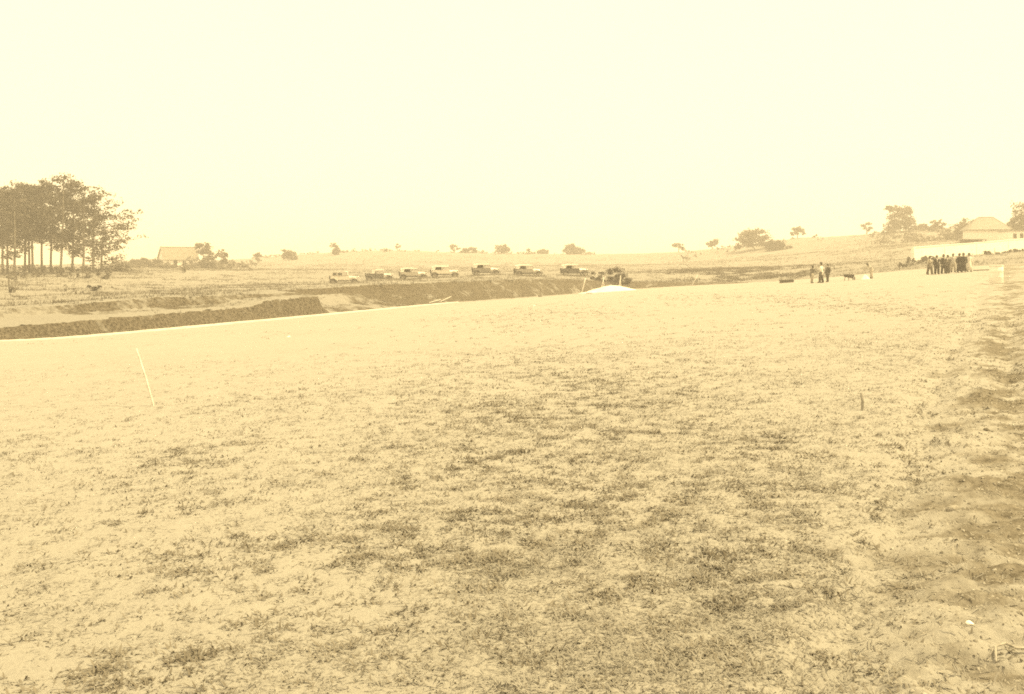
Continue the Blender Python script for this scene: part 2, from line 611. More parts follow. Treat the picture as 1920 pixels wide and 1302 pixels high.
def make_strip():
    qs = np.linspace(-260, 850, 260)
    D = np.linspace(-2.3, -.02, 10)
    V = []
    for q in qs:
        wd = np.interp(q, [-260, 0, 400, 620, 760, 850], [1.05, 1.0, .95, .9, .6, .25])
        for k, d in enumerate(D):
            dd = d * wd * (1 + .7 * fbm(np.array([q * .03]), np.array([4.4]), 4, 9)[0])
            x, y = foot_at(q, dd)
            z = float(field_z(x, y)) - .03 + .10 * math.sin(math.pi * k / 9) ** .6
            V.append((x, y, z))
    I = np.arange(len(V)).reshape(len(qs), len(D))
    Fc = np.stack([I[:-1, :-1], I[:-1, 1:], I[1:, 1:], I[1:, :-1]], -1).reshape(-1, 4)
    o = raw('path', V, Fc, M_SAND, None, True)
    tag(o, 'pale sandy strip along the foot of the dark cutting', None, kind='structure')


make_strip()


# ------------------------------------------------------------------ grass (stuff)
def blades(P, size, n, spread, lean, wid, name, m, label, cat, simple=False):
    """P (k,3) tuft roots; size (k,) blade length"""
    k = len(P)
    root = np.repeat(P, n, 0)
    L = np.repeat(size, n) * rng.uniform(.55, 1.15, k * n)
    a = rng.uniform(0, 2 * np.pi, k * n)
    rr = np.repeat(size, n) * spread * np.sqrt(rng.uniform(0, 1, k * n))
    b = rng.uniform(0, 2 * np.pi, k * n)
    root = root + np.c_[np.cos(b) * rr, np.sin(b) * rr, -0.006 * np.ones(k * n)]
    ln = rng.uniform(lean[0], lean[1], k * n)
    d = np.c_[np.cos(a) * np.sin(ln), np.sin(a) * np.sin(ln), np.cos(ln)]
    wv = np.c_[-np.sin(a), np.cos(a), 0 * a] * (L * wid)[:, None]
    midp = root + d * (L * .55)[:, None] + np.c_[0 * a, 0 * a, L * .06]
    tip = root + d * L[:, None] - np.c_[0 * a, 0 * a, L * .12 * np.sin(ln)]
    V = np.stack([root - wv, root + wv, midp + wv * .7, midp - wv * .7, tip], 1).reshape(-1, 3)
    b0 = np.arange(k * n) * 5
    me_f = np.concatenate([np.stack([b0, b0 + 1, b0 + 2], 1), np.stack([b0, b0 + 2, b0 + 3], 1), np.stack([b0 + 3, b0 + 2, b0 + 4], 1)])
    if simple:
        V = np.stack([root - wv, root + wv, tip], 1).reshape(-1, 3)
        me_f = np.arange(k * n * 3).reshape(-1, 3)
    o = raw(name, V, me_f, m)
    tag(o, label, cat, kind='stuff')
    return o


def ray_field(px, py):
    ys = np.exp(np.linspace(math.log(1.2), math.log(125), 1500))
    h = wz(py, ys) - field_tps(wx(px, ys), ys)
    i = np.argmax(h < 0)
    return wx(px, ys[i]), ys[i]


# patches of dark growth: photo column/row of the centre, half sizes there, strength
PATCH = [(390, 850, 110, 55, .9), (470, 1030, 110, 38, 1.0), (760, 985, 150, 45, 1.0), (1080, 780, 250, 80, 1.8), (880, 850, 190, 55, 1.25), (1000, 715, 220, 45, .8),
         (300, 1270, 220, 45, .7), (1590, 935, 60, 32, 1.7), (1250, 850, 200, 90, .55), (1250, 1150, 260, 130, .3), (1420, 1010, 200, 90, .5),
         (700, 1130, 160, 50, .4), (120, 830, 110, 50, .35), (1300, 690, 180, 40, .5), (1480, 890, 120, 60, .5), (640, 740, 200, 30, .3), (940, 1230, 220, 50, .3),
         (1880, 600, 75, 75, 1.1), (1890, 700, 60, 60, .9), (1840, 820, 60, 60, .6), (1700, 850, 80, 40, .7), (1660, 770, 40, 20, .7), (1800, 740, 60, 40, .6), (560, 1190, 120, 40, .45), (1000, 590, 120, 12, .4),
         (1450, 560, 160, 14, .3), (1300, 620, 200, 16, .25), (620, 890, 90, 40, .35), (1060, 850, 330, 110, .85), (1150, 960, 300, 70, .45), (500, 880, 260, 90, .3), (1330, 1180, 380, 160, .22), (1740, 1000, 120, 80, .35), (1672, 770, 22, 7, 2.2), (1585, 930, 55, 25, 1.4)]
PW = []
for (px, py, hx, hy, s) in PATCH:
    x, y = ray_field(px, py)
    y2 = ray_field(px, py - hy)[1]
    PW.append((x, y, hx / F * y, max(.25, y2 - y), s))


def patch_density(X, Y):
    t = np.zeros_like(X)
    for (x, y, rx, ry, s) in PW:
        t = np.maximum(t, s * np.exp(-.8 * (((X - x) / rx) ** 2 + ((Y - y) / (ry * 1.05)) ** 2)))
    return t


def scatter(n, y0, y1):
    """points over the visible wedge of the field, denser near"""
    yy = y0 * np.exp(rng.uniform(0, 1, n) * math.log(y1 / y0))
    xx = rng.uniform(-.66, .66, n) * (yy + .8)
    return xx, yy


M_TUFT = mat('dark_turf_tuft', S(.14, .5), S(.26, .3), scale=1.3, rough=.9, trans=.15)
M_STRAW = mat('straw_blade', S(.24, .1), S(.34), scale=1.0, rough=.85, trans=.2)
M_WEED = mat('weed_leaf', S(.09, .5), S(.20, .4), scale=.6, rough=.9, trans=.15)

xx, yy = scatter(620000, 2.6, 80)
wp = .35 + yy / 7
den = patch_density(xx + fbm(xx * .55, yy * .55, 3, 301) * .9 * wp, yy + fbm(xx * .55 + 40, yy * .55, 3, 303) * 1.0 * wp)
n1 = fbm(xx * .8, yy * 1.6, 4, 101); n2 = fbm(xx * 8.5, yy * 10, 3, 103)
pr = np.clip(np.clip(den, 0, 1.15) * (.8 + 1.3 * n1) * (.06 + 1.0 * sstep(n2 + .15 * n1, .03, .17)) * .62, 0, 1) + np.clip((n1 + n2 * .6 - .22) * .22, 0, .09)
pr = pr * np.clip(1.15 - np.exp(-(track_u(xx, yy) / (.5 + yy * .03)) ** 2) * (1 - sstep(yy, 7, 13)), 0.1, 1)
ok = rng.uniform(0, 1, len(xx)) < pr
ok &= signed_d(xx, yy) < -1.5
xx, yy = xx[ok], yy[ok]
P = np.c_[xx, yy, field_z(xx, yy)]
sz = rng.uniform(.02, .055, len(xx)) * (1 + yy / 35)
print('tufts', len(xx))
blades(P, sz, 7, 1.2, (R(45), R(88)), .10, 'turf_tufts', M_TUFT, 'dark low grass tufts in patches over the dry field', 'grass')

xx, yy = scatter(105000, 2.4, 22)
n1 = fbm(xx * 1.2, yy * 1.2, 4, 111)
pr = np.clip(.45 + 1.6 * n1, 0.05, 1) * np.clip(1.0 - np.exp(-(track_u(xx, yy) / (.6 + yy * .03)) ** 2) * .9, 0, 1)
pr = pr * np.clip(.35 + .65 * sstep(xx / (yy + .5), -.45, .05), 0, 1)
ok = rng.uniform(0, 1, len(xx)) < pr
xx, yy = xx[ok], yy[ok]
print('straw', len(xx))
blades(np.c_[xx, yy, field_z(xx, yy)], rng.uniform(.03, .07, len(xx)) * (1 + yy / 60), 6, 1.0, (R(50), R(88)), .055, 'dry_grass', M_STRAW,
       'short straw coloured grass blades over the near field', 'grass')

# loose crumbs of earth and grit on the track
def grit(n):
    yy = 2.6 * np.exp(rng.uniform(0, 1, n) * math.log(26 / 2.6))
    u = rng.normal(0, 1, n) * (.55 + yy * .05) + .25
    xx = u + (0.525 * yy - 0.25 + 0.12 * np.sin(yy * .3))
    z = field_z(xx, yy)
    r = rng.uniform(.003, .010, n) * (1 + yy / 14)
    base = np.array([(1, 0, -.3), (-.5, .87, -.3), (-.5, -.87, -.3), (.1, 0, .8), (.6, .5, .25), (-.7, .1, .35)])
    a = rng.uniform(0, 6.28, n)
    c, s_ = np.cos(a), np.sin(a)
    B = base[None] * rng.uniform(.6, 1.4, (n, 1, 3))
    V = np.stack([B[..., 0] * c[:, None] - B[..., 1] * s_[:, None], B[..., 0] * s_[:, None] + B[..., 1] * c[:, None], B[..., 2] * .75], -1) * r[:, None, None]
    V = V + np.stack([xx, yy, z], 1)[:, None]
    f = np.array([(0, 4, 3), (0, 1, 4), (1, 3, 4), (1, 5, 3), (1, 2, 5), (2, 3, 5), (2, 0, 3)])
    Fc = (np.arange(n)[:, None, None] * 6 + f[None]).reshape(-1, 3)
    o = raw('gravel', V.reshape(-1, 3), Fc, mat('grit', S(.12, .5), S(.42, .1), scale=14, bump=.2))
    tag(o, 'loose crumbs of earth and grit along the dirt track', 'gravel', kind='stuff')


grit(14000)

# rough growth on the pasture, thicker in the scrub right of the sand heap and along the lip of the cutting
def hill_points(n, f):
    k = rng.integers(0, LX.shape[0] - 1, n)
    return k


A0, A1 = LX[:, :-1], LX[:, 1:]
dD = LD[:, 1:] - LD[:, :-1]
sel = (LD[:, :-1] > 0.2) & (LD[:, :-1] < 190) & (LY[:, :-1] > 20) & (np.abs(LX[:, :-1]) < LY[:, :-1] * .62)
ii, jj = np.nonzero(sel)
hx_, hy_, hz_, hd_, hq_, h3_, hs_ = [a_[ii, jj] for a_ in (LX, LY, LZ, LD, LQ, LD3, LSOIL)]
pxs = HX + F * hx_ / hy_
lip = np.exp(-((hd_ - h3_ - .12) / .3) ** 2)
scr = np.exp(-((pxs - 1385) / 130) ** 2) * sstep(hd_, 1.5, 8) * (1 - sstep(hd_, 40, 75))
lef = (1 - sstep(pxs, 450, 640)) * sstep(hd_, 4, 9) * (1 - sstep(hd_, 95, 130))
n1 = fbm(hx_ * .12, hy_ * .12, 4, 201)
n5 = fbm(hx_ * .5, hy_ * .5, 3, 207)
wid_ = np.hypot(LX[np.minimum(ii + 1, LX.shape[0] - 1), jj] - hx_, LY[np.minimum(ii + 1, LX.shape[0] - 1), jj] - hy_)
wgt = (2.2 * lip * (hq_ < 1330) * np.clip(.4 + 2.5 * n5, 0, 2) + np.clip(.12 + 1.6 * n1 + 1.6 * n5, 0, 2) * scr * 1.2 + lef * np.clip(-.02 + 1.2 * n1 + 1.2 * n5, 0.005, 1) * .35 +
       .10 * np.clip(.15 + n1 * 3 + n5 * 2, 0, 1) + 1.1 * (hs_ > .25) * (hs_ < .8) * (hd_ < h3_) * np.clip(.2 + 2 * n5, 0, 1)) * dD[ii, jj] * wid_
wgt = np.clip(wgt, 0, None)
pick = rng.choice(len(wgt), 26000, p=wgt / wgt.sum())
t_, u_ = rng.uniform(0, 1, len(pick)), rng.uniform(0, 1, len(pick))
i0, j0 = ii[pick], jj[pick]
i1 = np.minimum(i0 + 1, LX.shape[0] - 1)
P = np.stack([(a_[i0, j0] * (1 - t_) + a_[i0, j0 + 1] * t_) * (1 - u_) + (a_[i1, j0] * (1 - t_) + a_[i1, j0 + 1] * t_) * u_ for a_ in (LX, LY, LZ)], 1)
P[:, 2] -= .03
car_row = [(646, 127), (712, 133), (775, 133), (834, 131), (911, 135), (990, 133), (1077, 135)]
sz = rng.uniform(.12, .34, len(pick)) * np.where(hd_[pick] < 6, .6, 1.0 + .4 * (scr[pick] > .3))
blades(P, sz, 9, .9, (R(8), R(70)), .13, 'scrub', M_WEED, 'low weeds and scrub over the pasture and the lip of the cutting', 'scrub', True)


wg2 = np.clip(.35 + 1.5 * n1 + 1.5 * n5, 0, 1.5) * dD[ii, jj] * wid_ * (hd_ > h3_ + .2) * (hd_ < 150) / (1 + hd_ / 60)
pick = rng.choice(len(wg2), 30000, p=wg2 / wg2.sum())
t_, u_ = rng.uniform(0, 1, len(pick)), rng.uniform(0, 1, len(pick))
i0, j0 = ii[pick], jj[pick]
i1 = np.minimum(i0 + 1, LX.shape[0] - 1)
P = np.stack([(a_[i0, j0] * (1 - t_) + a_[i0, j0 + 1] * t_) * (1 - u_) + (a_[i1, j0] * (1 - t_) + a_[i1, j0 + 1] * t_) * u_ for a_ in (LX, LY, LZ)], 1)
P[:, 2] -= .03
blades(P, rng.uniform(.15, .40, len(pick)), 6, 1.3, (R(15), R(75)), .11, 'pasture_grass', mat('pasture_blade', S(.16, .3), S(.27, .2), scale=.5, trans=.2),
       'soft rough grass covering the pasture behind the cutting', 'grass', True)
cw = []
for px, Y in car_row:
    for _ in range(150):
        x_, y_ = wx(px, Y) + rng.uniform(-2.6, 2.6), Y - rng.uniform(.9, 2.6)
        cw.append((x_, y_, hill_z(x_, y_) - .03))
blades(np.array(cw), rng.uniform(.18, .40, len(cw)), 7, .8, (R(5), R(60)), .07, 'tall_grass', mat('tall_dry_grass', S(.20, .3), S(.32, .1), scale=1.2, trans=.2),
       'tall dry grass along the near side of the parked cars', 'grass')


# ------------------------------------------------------------------ haze
def make_haze():
    mb = MB()
    mb.box((0, 760, 8), (3600, 1620, 40))
    m = bpy.data.materials.new('haze_air')
    m.use_nodes = True
    n = m.node_tree.nodes
    n.clear()
    v = n.new('ShaderNodeVolumePrincipled')
    v.inputs['Color'].default_value = (.96, .90, .84, 1)
    v.inputs['Density'].default_value = 0.0016
    v.inputs['Anisotropy'].default_value = 0.1
    o_ = n.new('ShaderNodeOutputMaterial')
    m.node_tree.links.new(v.outputs[0], o_.inputs['Volume'])
    o = mb.build('haze', m)
    tag(o, 'pale dusty haze over the whole scene', None, kind='stuff')


make_haze()




# ------------------------------------------------------------------ trees, shrubs
M_BARK = mat('bark', S(.09, .5), S(.17, .4), scale=3, bump=.4)
M_PALEBARK = mat('pale_pine_bark', S(.17, .4), S(.27, .3), scale=2, bump=.4)
M_NEEDLE = mat('pine_needles', S(.022, .5), S(.12, .4), scale=1.1, trans=.12)  # random needle tone, with pale highlights and dapple put into the colour
M_LEAF = mat('tree_leaves', S(.07, .4), S(.22, .3), scale=.9, trans=.15)  # leaf tone noise also carries painted sun dapple
M_SHRUB = mat('shrub_leaves', S(.08, .4), S(.22, .3), scale=1.0, trans=.15)
M_DARKSHRUB = mat('dark_shrub_leaves', S(.04, .5), S(.08, .5), scale=.8, trans=.1)


def leaf_quads(C, size, flat=0.0, seed=0):
    """one bent leaf spray (two quads would be wasted: one kite of 2 triangles) at each centre"""
    k = len(C)
    r = np.random.default_rng(seed)
    n = r.normal(size=(k, 3)); n[:, 2] = np.abs(n[:, 2]) + flat
    n /= np.linalg.norm(n, axis=1)[:, None]
    a = r.normal(size=(k, 3)); a -= n * (a * n).sum(1)[:, None]
    a /= np.linalg.norm(a, axis=1)[:, None]
    b = np.cross(n, a)
    L = (size * r.uniform(.6, 1.3, k))[:, None]
    W = L * r.uniform(.35, .7, k)[:, None]
    V = np.stack([C - a * L, C + b * W + n * L * .15, C + a * L, C - b * W + n * L * .1], 1).reshape(-1, 3)
    i = np.arange(k) * 4
    return V, np.stack([i, i + 1, i + 2, i + 3], 1)


def clumps(lobes, per_m2, seed, clump_r=.33):
    """points for leaves: sub-clumps spread through each lobe, fuller towards its surface"""
    r = np.random.default_rng(seed)
    out = []
    for (cx, cy, cz, rx, ry, rz) in lobes:
        area = (rx * ry + rx * rz + ry * rz) * 4
        nc = max(4, int(area * .55))
        d = r.normal(size=(nc, 3)); d /= np.linalg.norm(d, axis=1)[:, None]
        rad = r.uniform(.35, 1.0, nc) ** .6
        cc = np.c_[cx + d[:, 0] * rx * rad, cy + d[:, 1] * ry * rad, cz + d[:, 2] * rz * rad]
        m = max(3, int(area * per_m2 / nc))
        cr = clump_r * min(rx, rz) * r.uniform(.6, 1.25, nc)
        pts = np.repeat(cc, m, 0) + r.normal(size=(nc * m, 3)) * np.repeat(cr, m)[:, None] * np.array([.75, .75, .5])
        out.append(pts)
    return np.concatenate(out)


def ground_z(x, y):
    return hill_z(x, y)


def plant(name, label, cat, px, Y, lobes_px, trunk_px=0, leaf=.3, dens=9, m=None, group=None, seed=0, tr=.16, sink=.15, base=None):
    """lobes in photo pixels relative to the foot: (dx, up, half width, half height); trunk_px: bare trunk height"""
    k = Y / F
    x, y = wx(px, Y), Y
    z = ground_z(x, y) if base is None else base
    root = empty(name, (x, y, z - sink))
    tag(root, label, cat, group)
    r = random.Random(seed)
    lobes = [(dx * k, r.uniform(-.35, .35) * hw * k, up * k, hw * k, hw * k * r.uniform(.75, 1.0), hh * k) for dx, up, hw, hh in lobes_px]
    pts = clumps(lobes, dens * 1.5, seed)
    pts = pts[pts[:, 2] > 0.02]
    V, Fc = leaf_quads(pts, np.full(len(pts), leaf), .2, seed)
    raw('crown' if trunk_px else 'foliage', V, Fc, m or M_LEAF, root)
    mb = MB()
    top = max(l[2] for l in lobes)
    if trunk_px:
        fork = max(trunk_px * k, .3)
        mid = (r.uniform(-.1, .1) * fork, 0, fork * .5)
        mb.tube([(0, 0, -.2), mid, (lobes[0][0] * .3, 0, fork)], [tr * 1.35, tr, tr * .8], 8)
        for (lx, ly, lz, rx, ry, rz) in lobes:
            s0 = (lobes[0][0] * .3, 0, fork * .95)
            mb.tube([s0, ((s0[0] + lx) * .5, ly * .4, (s0[2] + lz) * .5 - .1), (lx, ly, lz + rz * .3)], [tr * .6, tr * .4, tr * .12], 6)
            for _ in range(2):
                a = r.uniform(0, 6.28)
                mb.tube([(lx * .7 + s0[0] * .3, ly * .7, lz * .7 + s0[2] * .3), (lx + math.cos(a) * rx * .8, ly + math.sin(a) * ry * .8, lz + r.uniform(-.3, .6) * rz)], [tr * .3, tr * .08], 5)
        mb.build('trunk', M_BARK, root, True)
    else:
        for (lx, ly, lz, rx, ry, rz) in lobes:
            for _ in range(3):
                a = r.uniform(0, 6.28)
                mb.tube([(lx * .4, ly * .4, -.1), (lx + math.cos(a) * rx * .6, ly + math.sin(a) * ry * .6, lz + rz * .4)], [.05, .02], 5)
        mb.build('stems', M_BARK, root, True)
    return root


def pine(label, px, Y, hpx, crown_from, crown_w, seed, lean=0.0, right_bias=0.0, top_w=.45, nb=30, tr=.17):
    k = Y / F
    x, y = wx(px, Y), Y
    z = ground_z(x, y)
    root = empty('pine_tree', (x, y, z - .2))
    tag(root, label, 'tree', 'pines of the grove at the left edge')
    r = random.Random(seed)
    H = hpx * k
    c0 = crown_from - .11
    mb, bb = MB(), MB()
    path = [(lean * t * H + .08 * math.sin(t * 5 + seed), .06 * math.cos(t * 4 + seed), t * H) for t in (0, .2, .4, .6, .8, .97)]
    mb.tube(path, [tr * 1.2, tr, tr * .85, tr * .65, tr * .4, .04], 8)
    cs, sizes = [], []
    for i in range(nb):
        t = c0 + (1 - c0) * (i + r.uniform(.1, .9)) / nb
        f = (t - c0) / (1 - c0)
        prof = (math.sin(math.pi * min(1, (f * .82 + .18))) ** .55) if f < .9 else top_w
        a = r.uniform(0, 2 * math.pi)
        wdt = 1.3 * crown_w * k * max(prof, .25) * r.uniform(.65, 1.15) * (1 + right_bias * math.cos(a)) * (1 if f > .25 else r.uniform(.6, 1.1))
        rise = wdt * r.uniform(.1, .45)
        bx, by, bz = lean * t * H, 0, t * H
        ex, ey, ez = bx + math.cos(a) * wdt, by + math.sin(a) * wdt, bz + rise
        bb.tube([(bx, by, bz), ((bx + ex) / 2, (by + ey) / 2, bz + rise * .3), (ex, ey, ez)], [.055, .04, .015], 5)
        for s in (.45, .62, .78, .9, 1.03):
            if r.random() < .17: continue
            q = Vector((bx + (ex - bx) * s, by + (ey - by) * s, bz + rise * s * s + .12))
            q += Vector((r.gauss(0, .14), r.gauss(0, .14), r.gauss(0, .1)))
            cs.append(q); sizes.append(r.uniform(.32, .55))
    cs.append(Vector((lean * H, 0, H))); sizes.append(.5)
    rr = np.random.default_rng(seed)
    C = np.repeat(np.array([tuple(c) for c in cs]), 17, 0)
    sg = np.repeat(np.array(sizes), 17)[:, None]
    C = C + rr.normal(size=C.shape) * sg * np.array([1, 1, .42])
    V, Fc = leaf_quads(C, np.full(len(C), .20), .5, seed)
    raw('crown', V, Fc, M_NEEDLE, root)
    mb.build('trunk', M_PALEBARK, root, True)
    bb.build('branches', M_BARK, root, True)


PINES = [  # px, Y, height px, crown start, crown half width px, lean, right bias, label
    (-14, 150, 150, .42, 34, 0, 0, 'pine cut by the left edge of the picture'),
    (6, 143, 148, .48, 30, -.01, 0, 'thin pine at far left with a bare pale trunk'),
    (15, 147, 158, .47, 32, -.02, 0, 'second thin pine from the left edge of the grove'),
    (27, 138, 163, .30, 34, 0, 0, 'dark pine with low hanging branches near the left edge'),
    (46, 146, 162, .44, 32, .0, 0, 'pine left of the close pair of slim trunks'),
    (54, 149, 164, .50, 30, .0, 0, 'left one of the close pair of slim pines'),
    (61, 145, 162, .50, 30, .0, 0, 'right one of the close pair of slim pines'),
    (79, 147, 165, .46, 33, .0, 0, 'straight pine in the middle of the grove, wide gap on either side'),
    (96, 148, 165, .46, 33, .01, 0, 'pale trunked pine just left of the tallest tree'),
    (114, 141, 182, .34, 33, .03, 0, 'tallest pine of the grove with a peaked top'),
    (135, 146, 170, .32, 33, .02, 0, 'dark pine just right of the tallest tree'),
    (155, 143, 160, .30, 34, .03, .1, 'low branched pine third from the right end of the grove'),
    (174, 147, 145, .34, 42, .03, .45, 'pine with long limbs reaching right towards the house'),
    (190, 152, 112, .22, 33, .05, .25, 'shortest rightmost pine of the grove, sparse and slanting'),
]
for i, (px, Y, h, c0, cw, ln, rb, lb) in enumerate(PINES):
    pine(lb, px, Y, h, c0, cw, 40 + i, ln, rb, nb=44 if i < 11 else 36)

T = []   # name, label, cat, px, Y, lobes, trunk, leaf, dens, mat
# around the gabled house on the left
T += [('shrub', 'rounded shrub between the pine grove and the gabled house', 'shrub', 262, 232, [(0, 9, 15, 9), (-12, 6, 9, 7), (10, 7, 10, 8)], 0, .3, 9, M_SHRUB),
      ('shrub', 'shrub pressed against the left gable of the house', 'shrub', 291, 228, [(0, 9, 13, 9), (9, 6, 7, 7)], 0, .3, 9, M_SHRUB),
      ('tree', 'slim tree with a round crown above the right end of the gabled house', 'tree', 383, 236, [(-4, 38, 15, 11), (6, 34, 11, 9), (-10, 42, 8, 6)], 22, .3, 9, M_LEAF),
      ('shrub', 'tall leafy shrub at the right corner of the gabled house', 'shrub', 393, 230, [(0, 12, 18, 12), (6, 24, 11, 9), (-10, 8, 9, 8)], 0, .32, 9, M_SHRUB),
      ('tree', 'small tree right of the tall shrub by the gabled house', 'tree', 417, 234, [(-2, 27, 10, 8), (5, 19, 8, 9), (2, 10, 9, 8)], 9, .3, 9, M_LEAF),
      # skyline from left to right
      ('shrub', 'little shrub at the left end of the middle ridge', 'shrub', 485, 300, [(0, 12, 8, 7), (-4, 15, 5, 4)], 0, .35, 9, M_SHRUB),
      ('shrub', 'wide shrub on the ridge left of the first parked car', 'shrub', 541, 300, [(0, 10, 14, 9), (-5, 15, 7, 6), (11, 6, 7, 6)], 0, .35, 9, M_SHRUB),
      ('tree', 'narrow tree on the ridge above the first parked car', 'tree', 627, 318, [(0, 14, 8, 10), (4, 7, 9, 6)], 4, .35, 9, M_LEAF),
      ('tree', 'tiny lone tree on the ridge above the third parked car', 'tree', 745, 344, [(0, 9, 6, 4)], 5, .35, 9, M_LEAF),
      ('tree', 'small round tree on the ridge above the fourth parked car', 'tree', 852, 344, [(0, 9, 9, 6)], 3, .38, 9, M_LEAF),
      ('shrub', 'long low shrub on the ridge left of the two domed trees', 'shrub', 882, 344, [(0, 5, 14, 6), (-9, 4, 8, 5)], 0, .38, 9, M_SHRUB),
      ('tree', 'domed tree on the ridge above the gap between fifth and sixth car', 'tree', 941, 344, [(0, 9, 15, 8)], 3, .38, 9, M_LEAF),
      ('shrub', 'thin upright shrub on the ridge above the sixth car', 'shrub', 991, 344, [(0, 6, 4, 5)], 0, .35, 9, M_SHRUB),
      ('shrub', 'low flat shrub on the ridge left of the largest domed tree', 'shrub', 1018, 344, [(0, 4, 12, 5)], 0, .38, 9, M_SHRUB),
      ('tree', 'largest domed tree on the ridge above the seventh car', 'tree', 1075, 342, [(-4, 10, 15, 9), (9, 6, 12, 7)], 3, .4, 9, M_LEAF),
      ('tree', 'small umbrella tree on the ridge above the horse', 'tree', 1273, 336, [(-1, 13, 11, 5), (7, 6, 6, 4)], 7, .36, 9, M_LEAF),
      ('tree', 'small lopsided tree between the horse and the spreading tree', 'tree', 1335, 330, [(0, 14, 12, 6), (-5, 8, 6, 5)], 6, .36, 9, M_LEAF),
      ('tree', 'large spreading tree on the slope beside the dark bush', 'tree', 1415, 292, [(-18, 24, 19, 13), (4, 29, 22, 12), (20, 18, 14, 11), (-6, 14, 14, 8), (-32, 8, 8, 7)], 9, .34, 9, M_LEAF),
      ('shrub', 'dark dense bush at the right foot of the spreading tree', 'shrub', 1455, 284, [(0, 10, 20, 11), (14, 6, 14, 7), (-14, 8, 11, 9)], 0, .32, 11, M_DARKSHRUB),
      ('tree', 'small tree on the ridge right of the spreading tree', 'tree', 1495, 318, [(0, 16, 12, 7), (-7, 10, 7, 4), (10, 11, 6, 4)], 8, .36, 8, M_LEAF),
      ('shrub', 'tiny tuft of a shrub on the bare ridge', 'shrub', 1528, 316, [(0, 3, 7, 3)], 0, .34, 9, M_SHRUB),
      ('tree', 'small airy tree left of the tall flat topped tree', 'tree', 1625, 306, [(0, 17, 10, 7), (4, 10, 7, 5)], 7, .34, 6, M_LEAF),
      ('tree', 'tall tree with a flat top jutting left on the right hand ridge', 'tree', 1688, 290, [(2, 24, 24, 15), (6, 41, 17, 9), (-16, 45, 13, 6), (-16, 12, 14, 9), (20, 14, 12, 10)], 6, .34, 9, M_LEAF),
      ('shrub', 'loose shrub at the left foot of the flat topped tree', 'shrub', 1664, 288, [(0, 6, 12, 8), (10, 4, 9, 5)], 0, .34, 9, M_SHRUB),
      ('shrub', 'low shrub right of the flat topped tree', 'shrub', 1727, 288, [(0, 6, 14, 7), (12, 5, 9, 6)], 0, .34, 9, M_SHRUB),
      ('tree', 'twin crowned small tree left of the hip roofed house', 'tree', 1756, 280, [(-5, 16, 8, 7), (7, 14, 8, 7), (0, 6, 14, 7)], 4, .34, 9, M_LEAF),
      ('tree', 'bushy tree close behind the left eave of the hip roofed house', 'tree', 1788, 245, [(0, 12, 17, 11), (-8, 6, 11, 7), (9, 18, 9, 7)], 4, .3, 9, M_SHRUB),
      ('tree', 'domed tree rising behind the hip roof', 'tree', 1814, 250, [(0, 24, 17, 12), (4, 10, 12, 9)], 8, .32, 9, M_LEAF),
      ('tree', 'tall leafy tree at the right edge above the flat roofed annex', 'tree', 1912, 222, [(0, 34, 19, 18), (4, 58, 15, 17), (-16, 22, 12, 9), (16, 44, 16, 18), (6, 14, 22, 10)], 8, .28, 9, M_SHRUB),
      ('shrub', 'shrub between the hip roof and the tall right edge tree', 'shrub', 1885, 232, [(0, 22, 11, 6), (4, 12, 10, 8)], 0, .3, 8, M_SHRUB),
      ]
# rough shrubs on the left pasture
T += [('shrub', 'spindly tall weed shrub at the left edge before the pines', 'shrub', 20, 92, [(0, 22, 11, 12), (5, 10, 10, 9), (-4, 34, 7, 6)], 0, .13, 7, M_SHRUB),
      ('shrub', 'thin upright shrub before the tallest pine', 'shrub', 122, 92, [(0, 10, 5, 9)], 0, .12, 12, M_SHRUB),
      ('shrub', 'small sprawling shrub low on the pasture left of the dark round bush', 'shrub', 146, 80, [(0, 8, 9, 8)], 0, .11, 9, M_SHRUB),
      ('shrub', 'dark ball shaped bush on the left pasture', 'shrub', 176, 93, [(0, 9, 11, 9), (4, 7, 8, 7)], 0, .13, 20, M_DARKSHRUB),
      ('shrub', 'shrub at the foot of the dark low branched pines', 'shrub', 155, 130, [(0, 8, 12, 8), (9, 12, 6, 6)], 0, .17, 12, M_SHRUB),
      ('shrub', 'broad shrub under the reaching limbs of the rightmost pines', 'shrub', 194, 128, [(0, 8, 16, 8), (12, 12, 8, 8)], 0, .17, 12, M_SHRUB),
      ('shrub', 'ragged shrub right of the dark ball shaped bush', 'shrub', 216, 96, [(0, 6, 9, 6)], 0, .12, 8, M_SHRUB),
      ('shrub', 'shrub showing between pale pine trunks', 'shrub', 103, 140, [(0, 8, 12, 8)], 0, .18, 9, M_SHRUB),
      ('shrub', 'low undergrowth shrub at the foot of the leftmost pines', 'shrub', 34, 128, [(0, 8, 14, 8), (-12, 6, 10, 7)], 0, .17, 9, M_SHRUB),
      ('shrub', 'undergrowth shrub at the foot of the close pair of slim pines', 'shrub', 66, 130, [(0, 7, 14, 7), (12, 5, 9, 6)], 0, .17, 9, M_SHRUB),
      ('shrub', 'undergrowth shrub at the foot of the tallest pine', 'shrub', 122, 131, [(0, 8, 13, 8), (-10, 5, 9, 6)], 0, .17, 9, M_SHRUB),
      ('shrub', 'loose shrub between the rightmost pine and the rounded shrub', 'shrub', 226, 160, [(0, 9, 13, 9), (10, 6, 9, 7)], 0, .2, 9, M_SHRUB),
      ('shrub', 'leggy shrub on the pasture below the gabled house', 'shrub', 345, 150, [(0, 8, 10, 7)], 0, .18, 8, M_SHRUB),
      ('shrub', 'shrub under the door of the gabled house', 'shrub', 322, 222, [(0, 5, 9, 5)], 0, .26, 9, M_SHRUB),
      ('shrub', 'shrub under the window of the gabled house', 'shrub', 352, 222, [(0, 6, 9, 6)], 0, .26, 9, M_SHRUB),
      ]
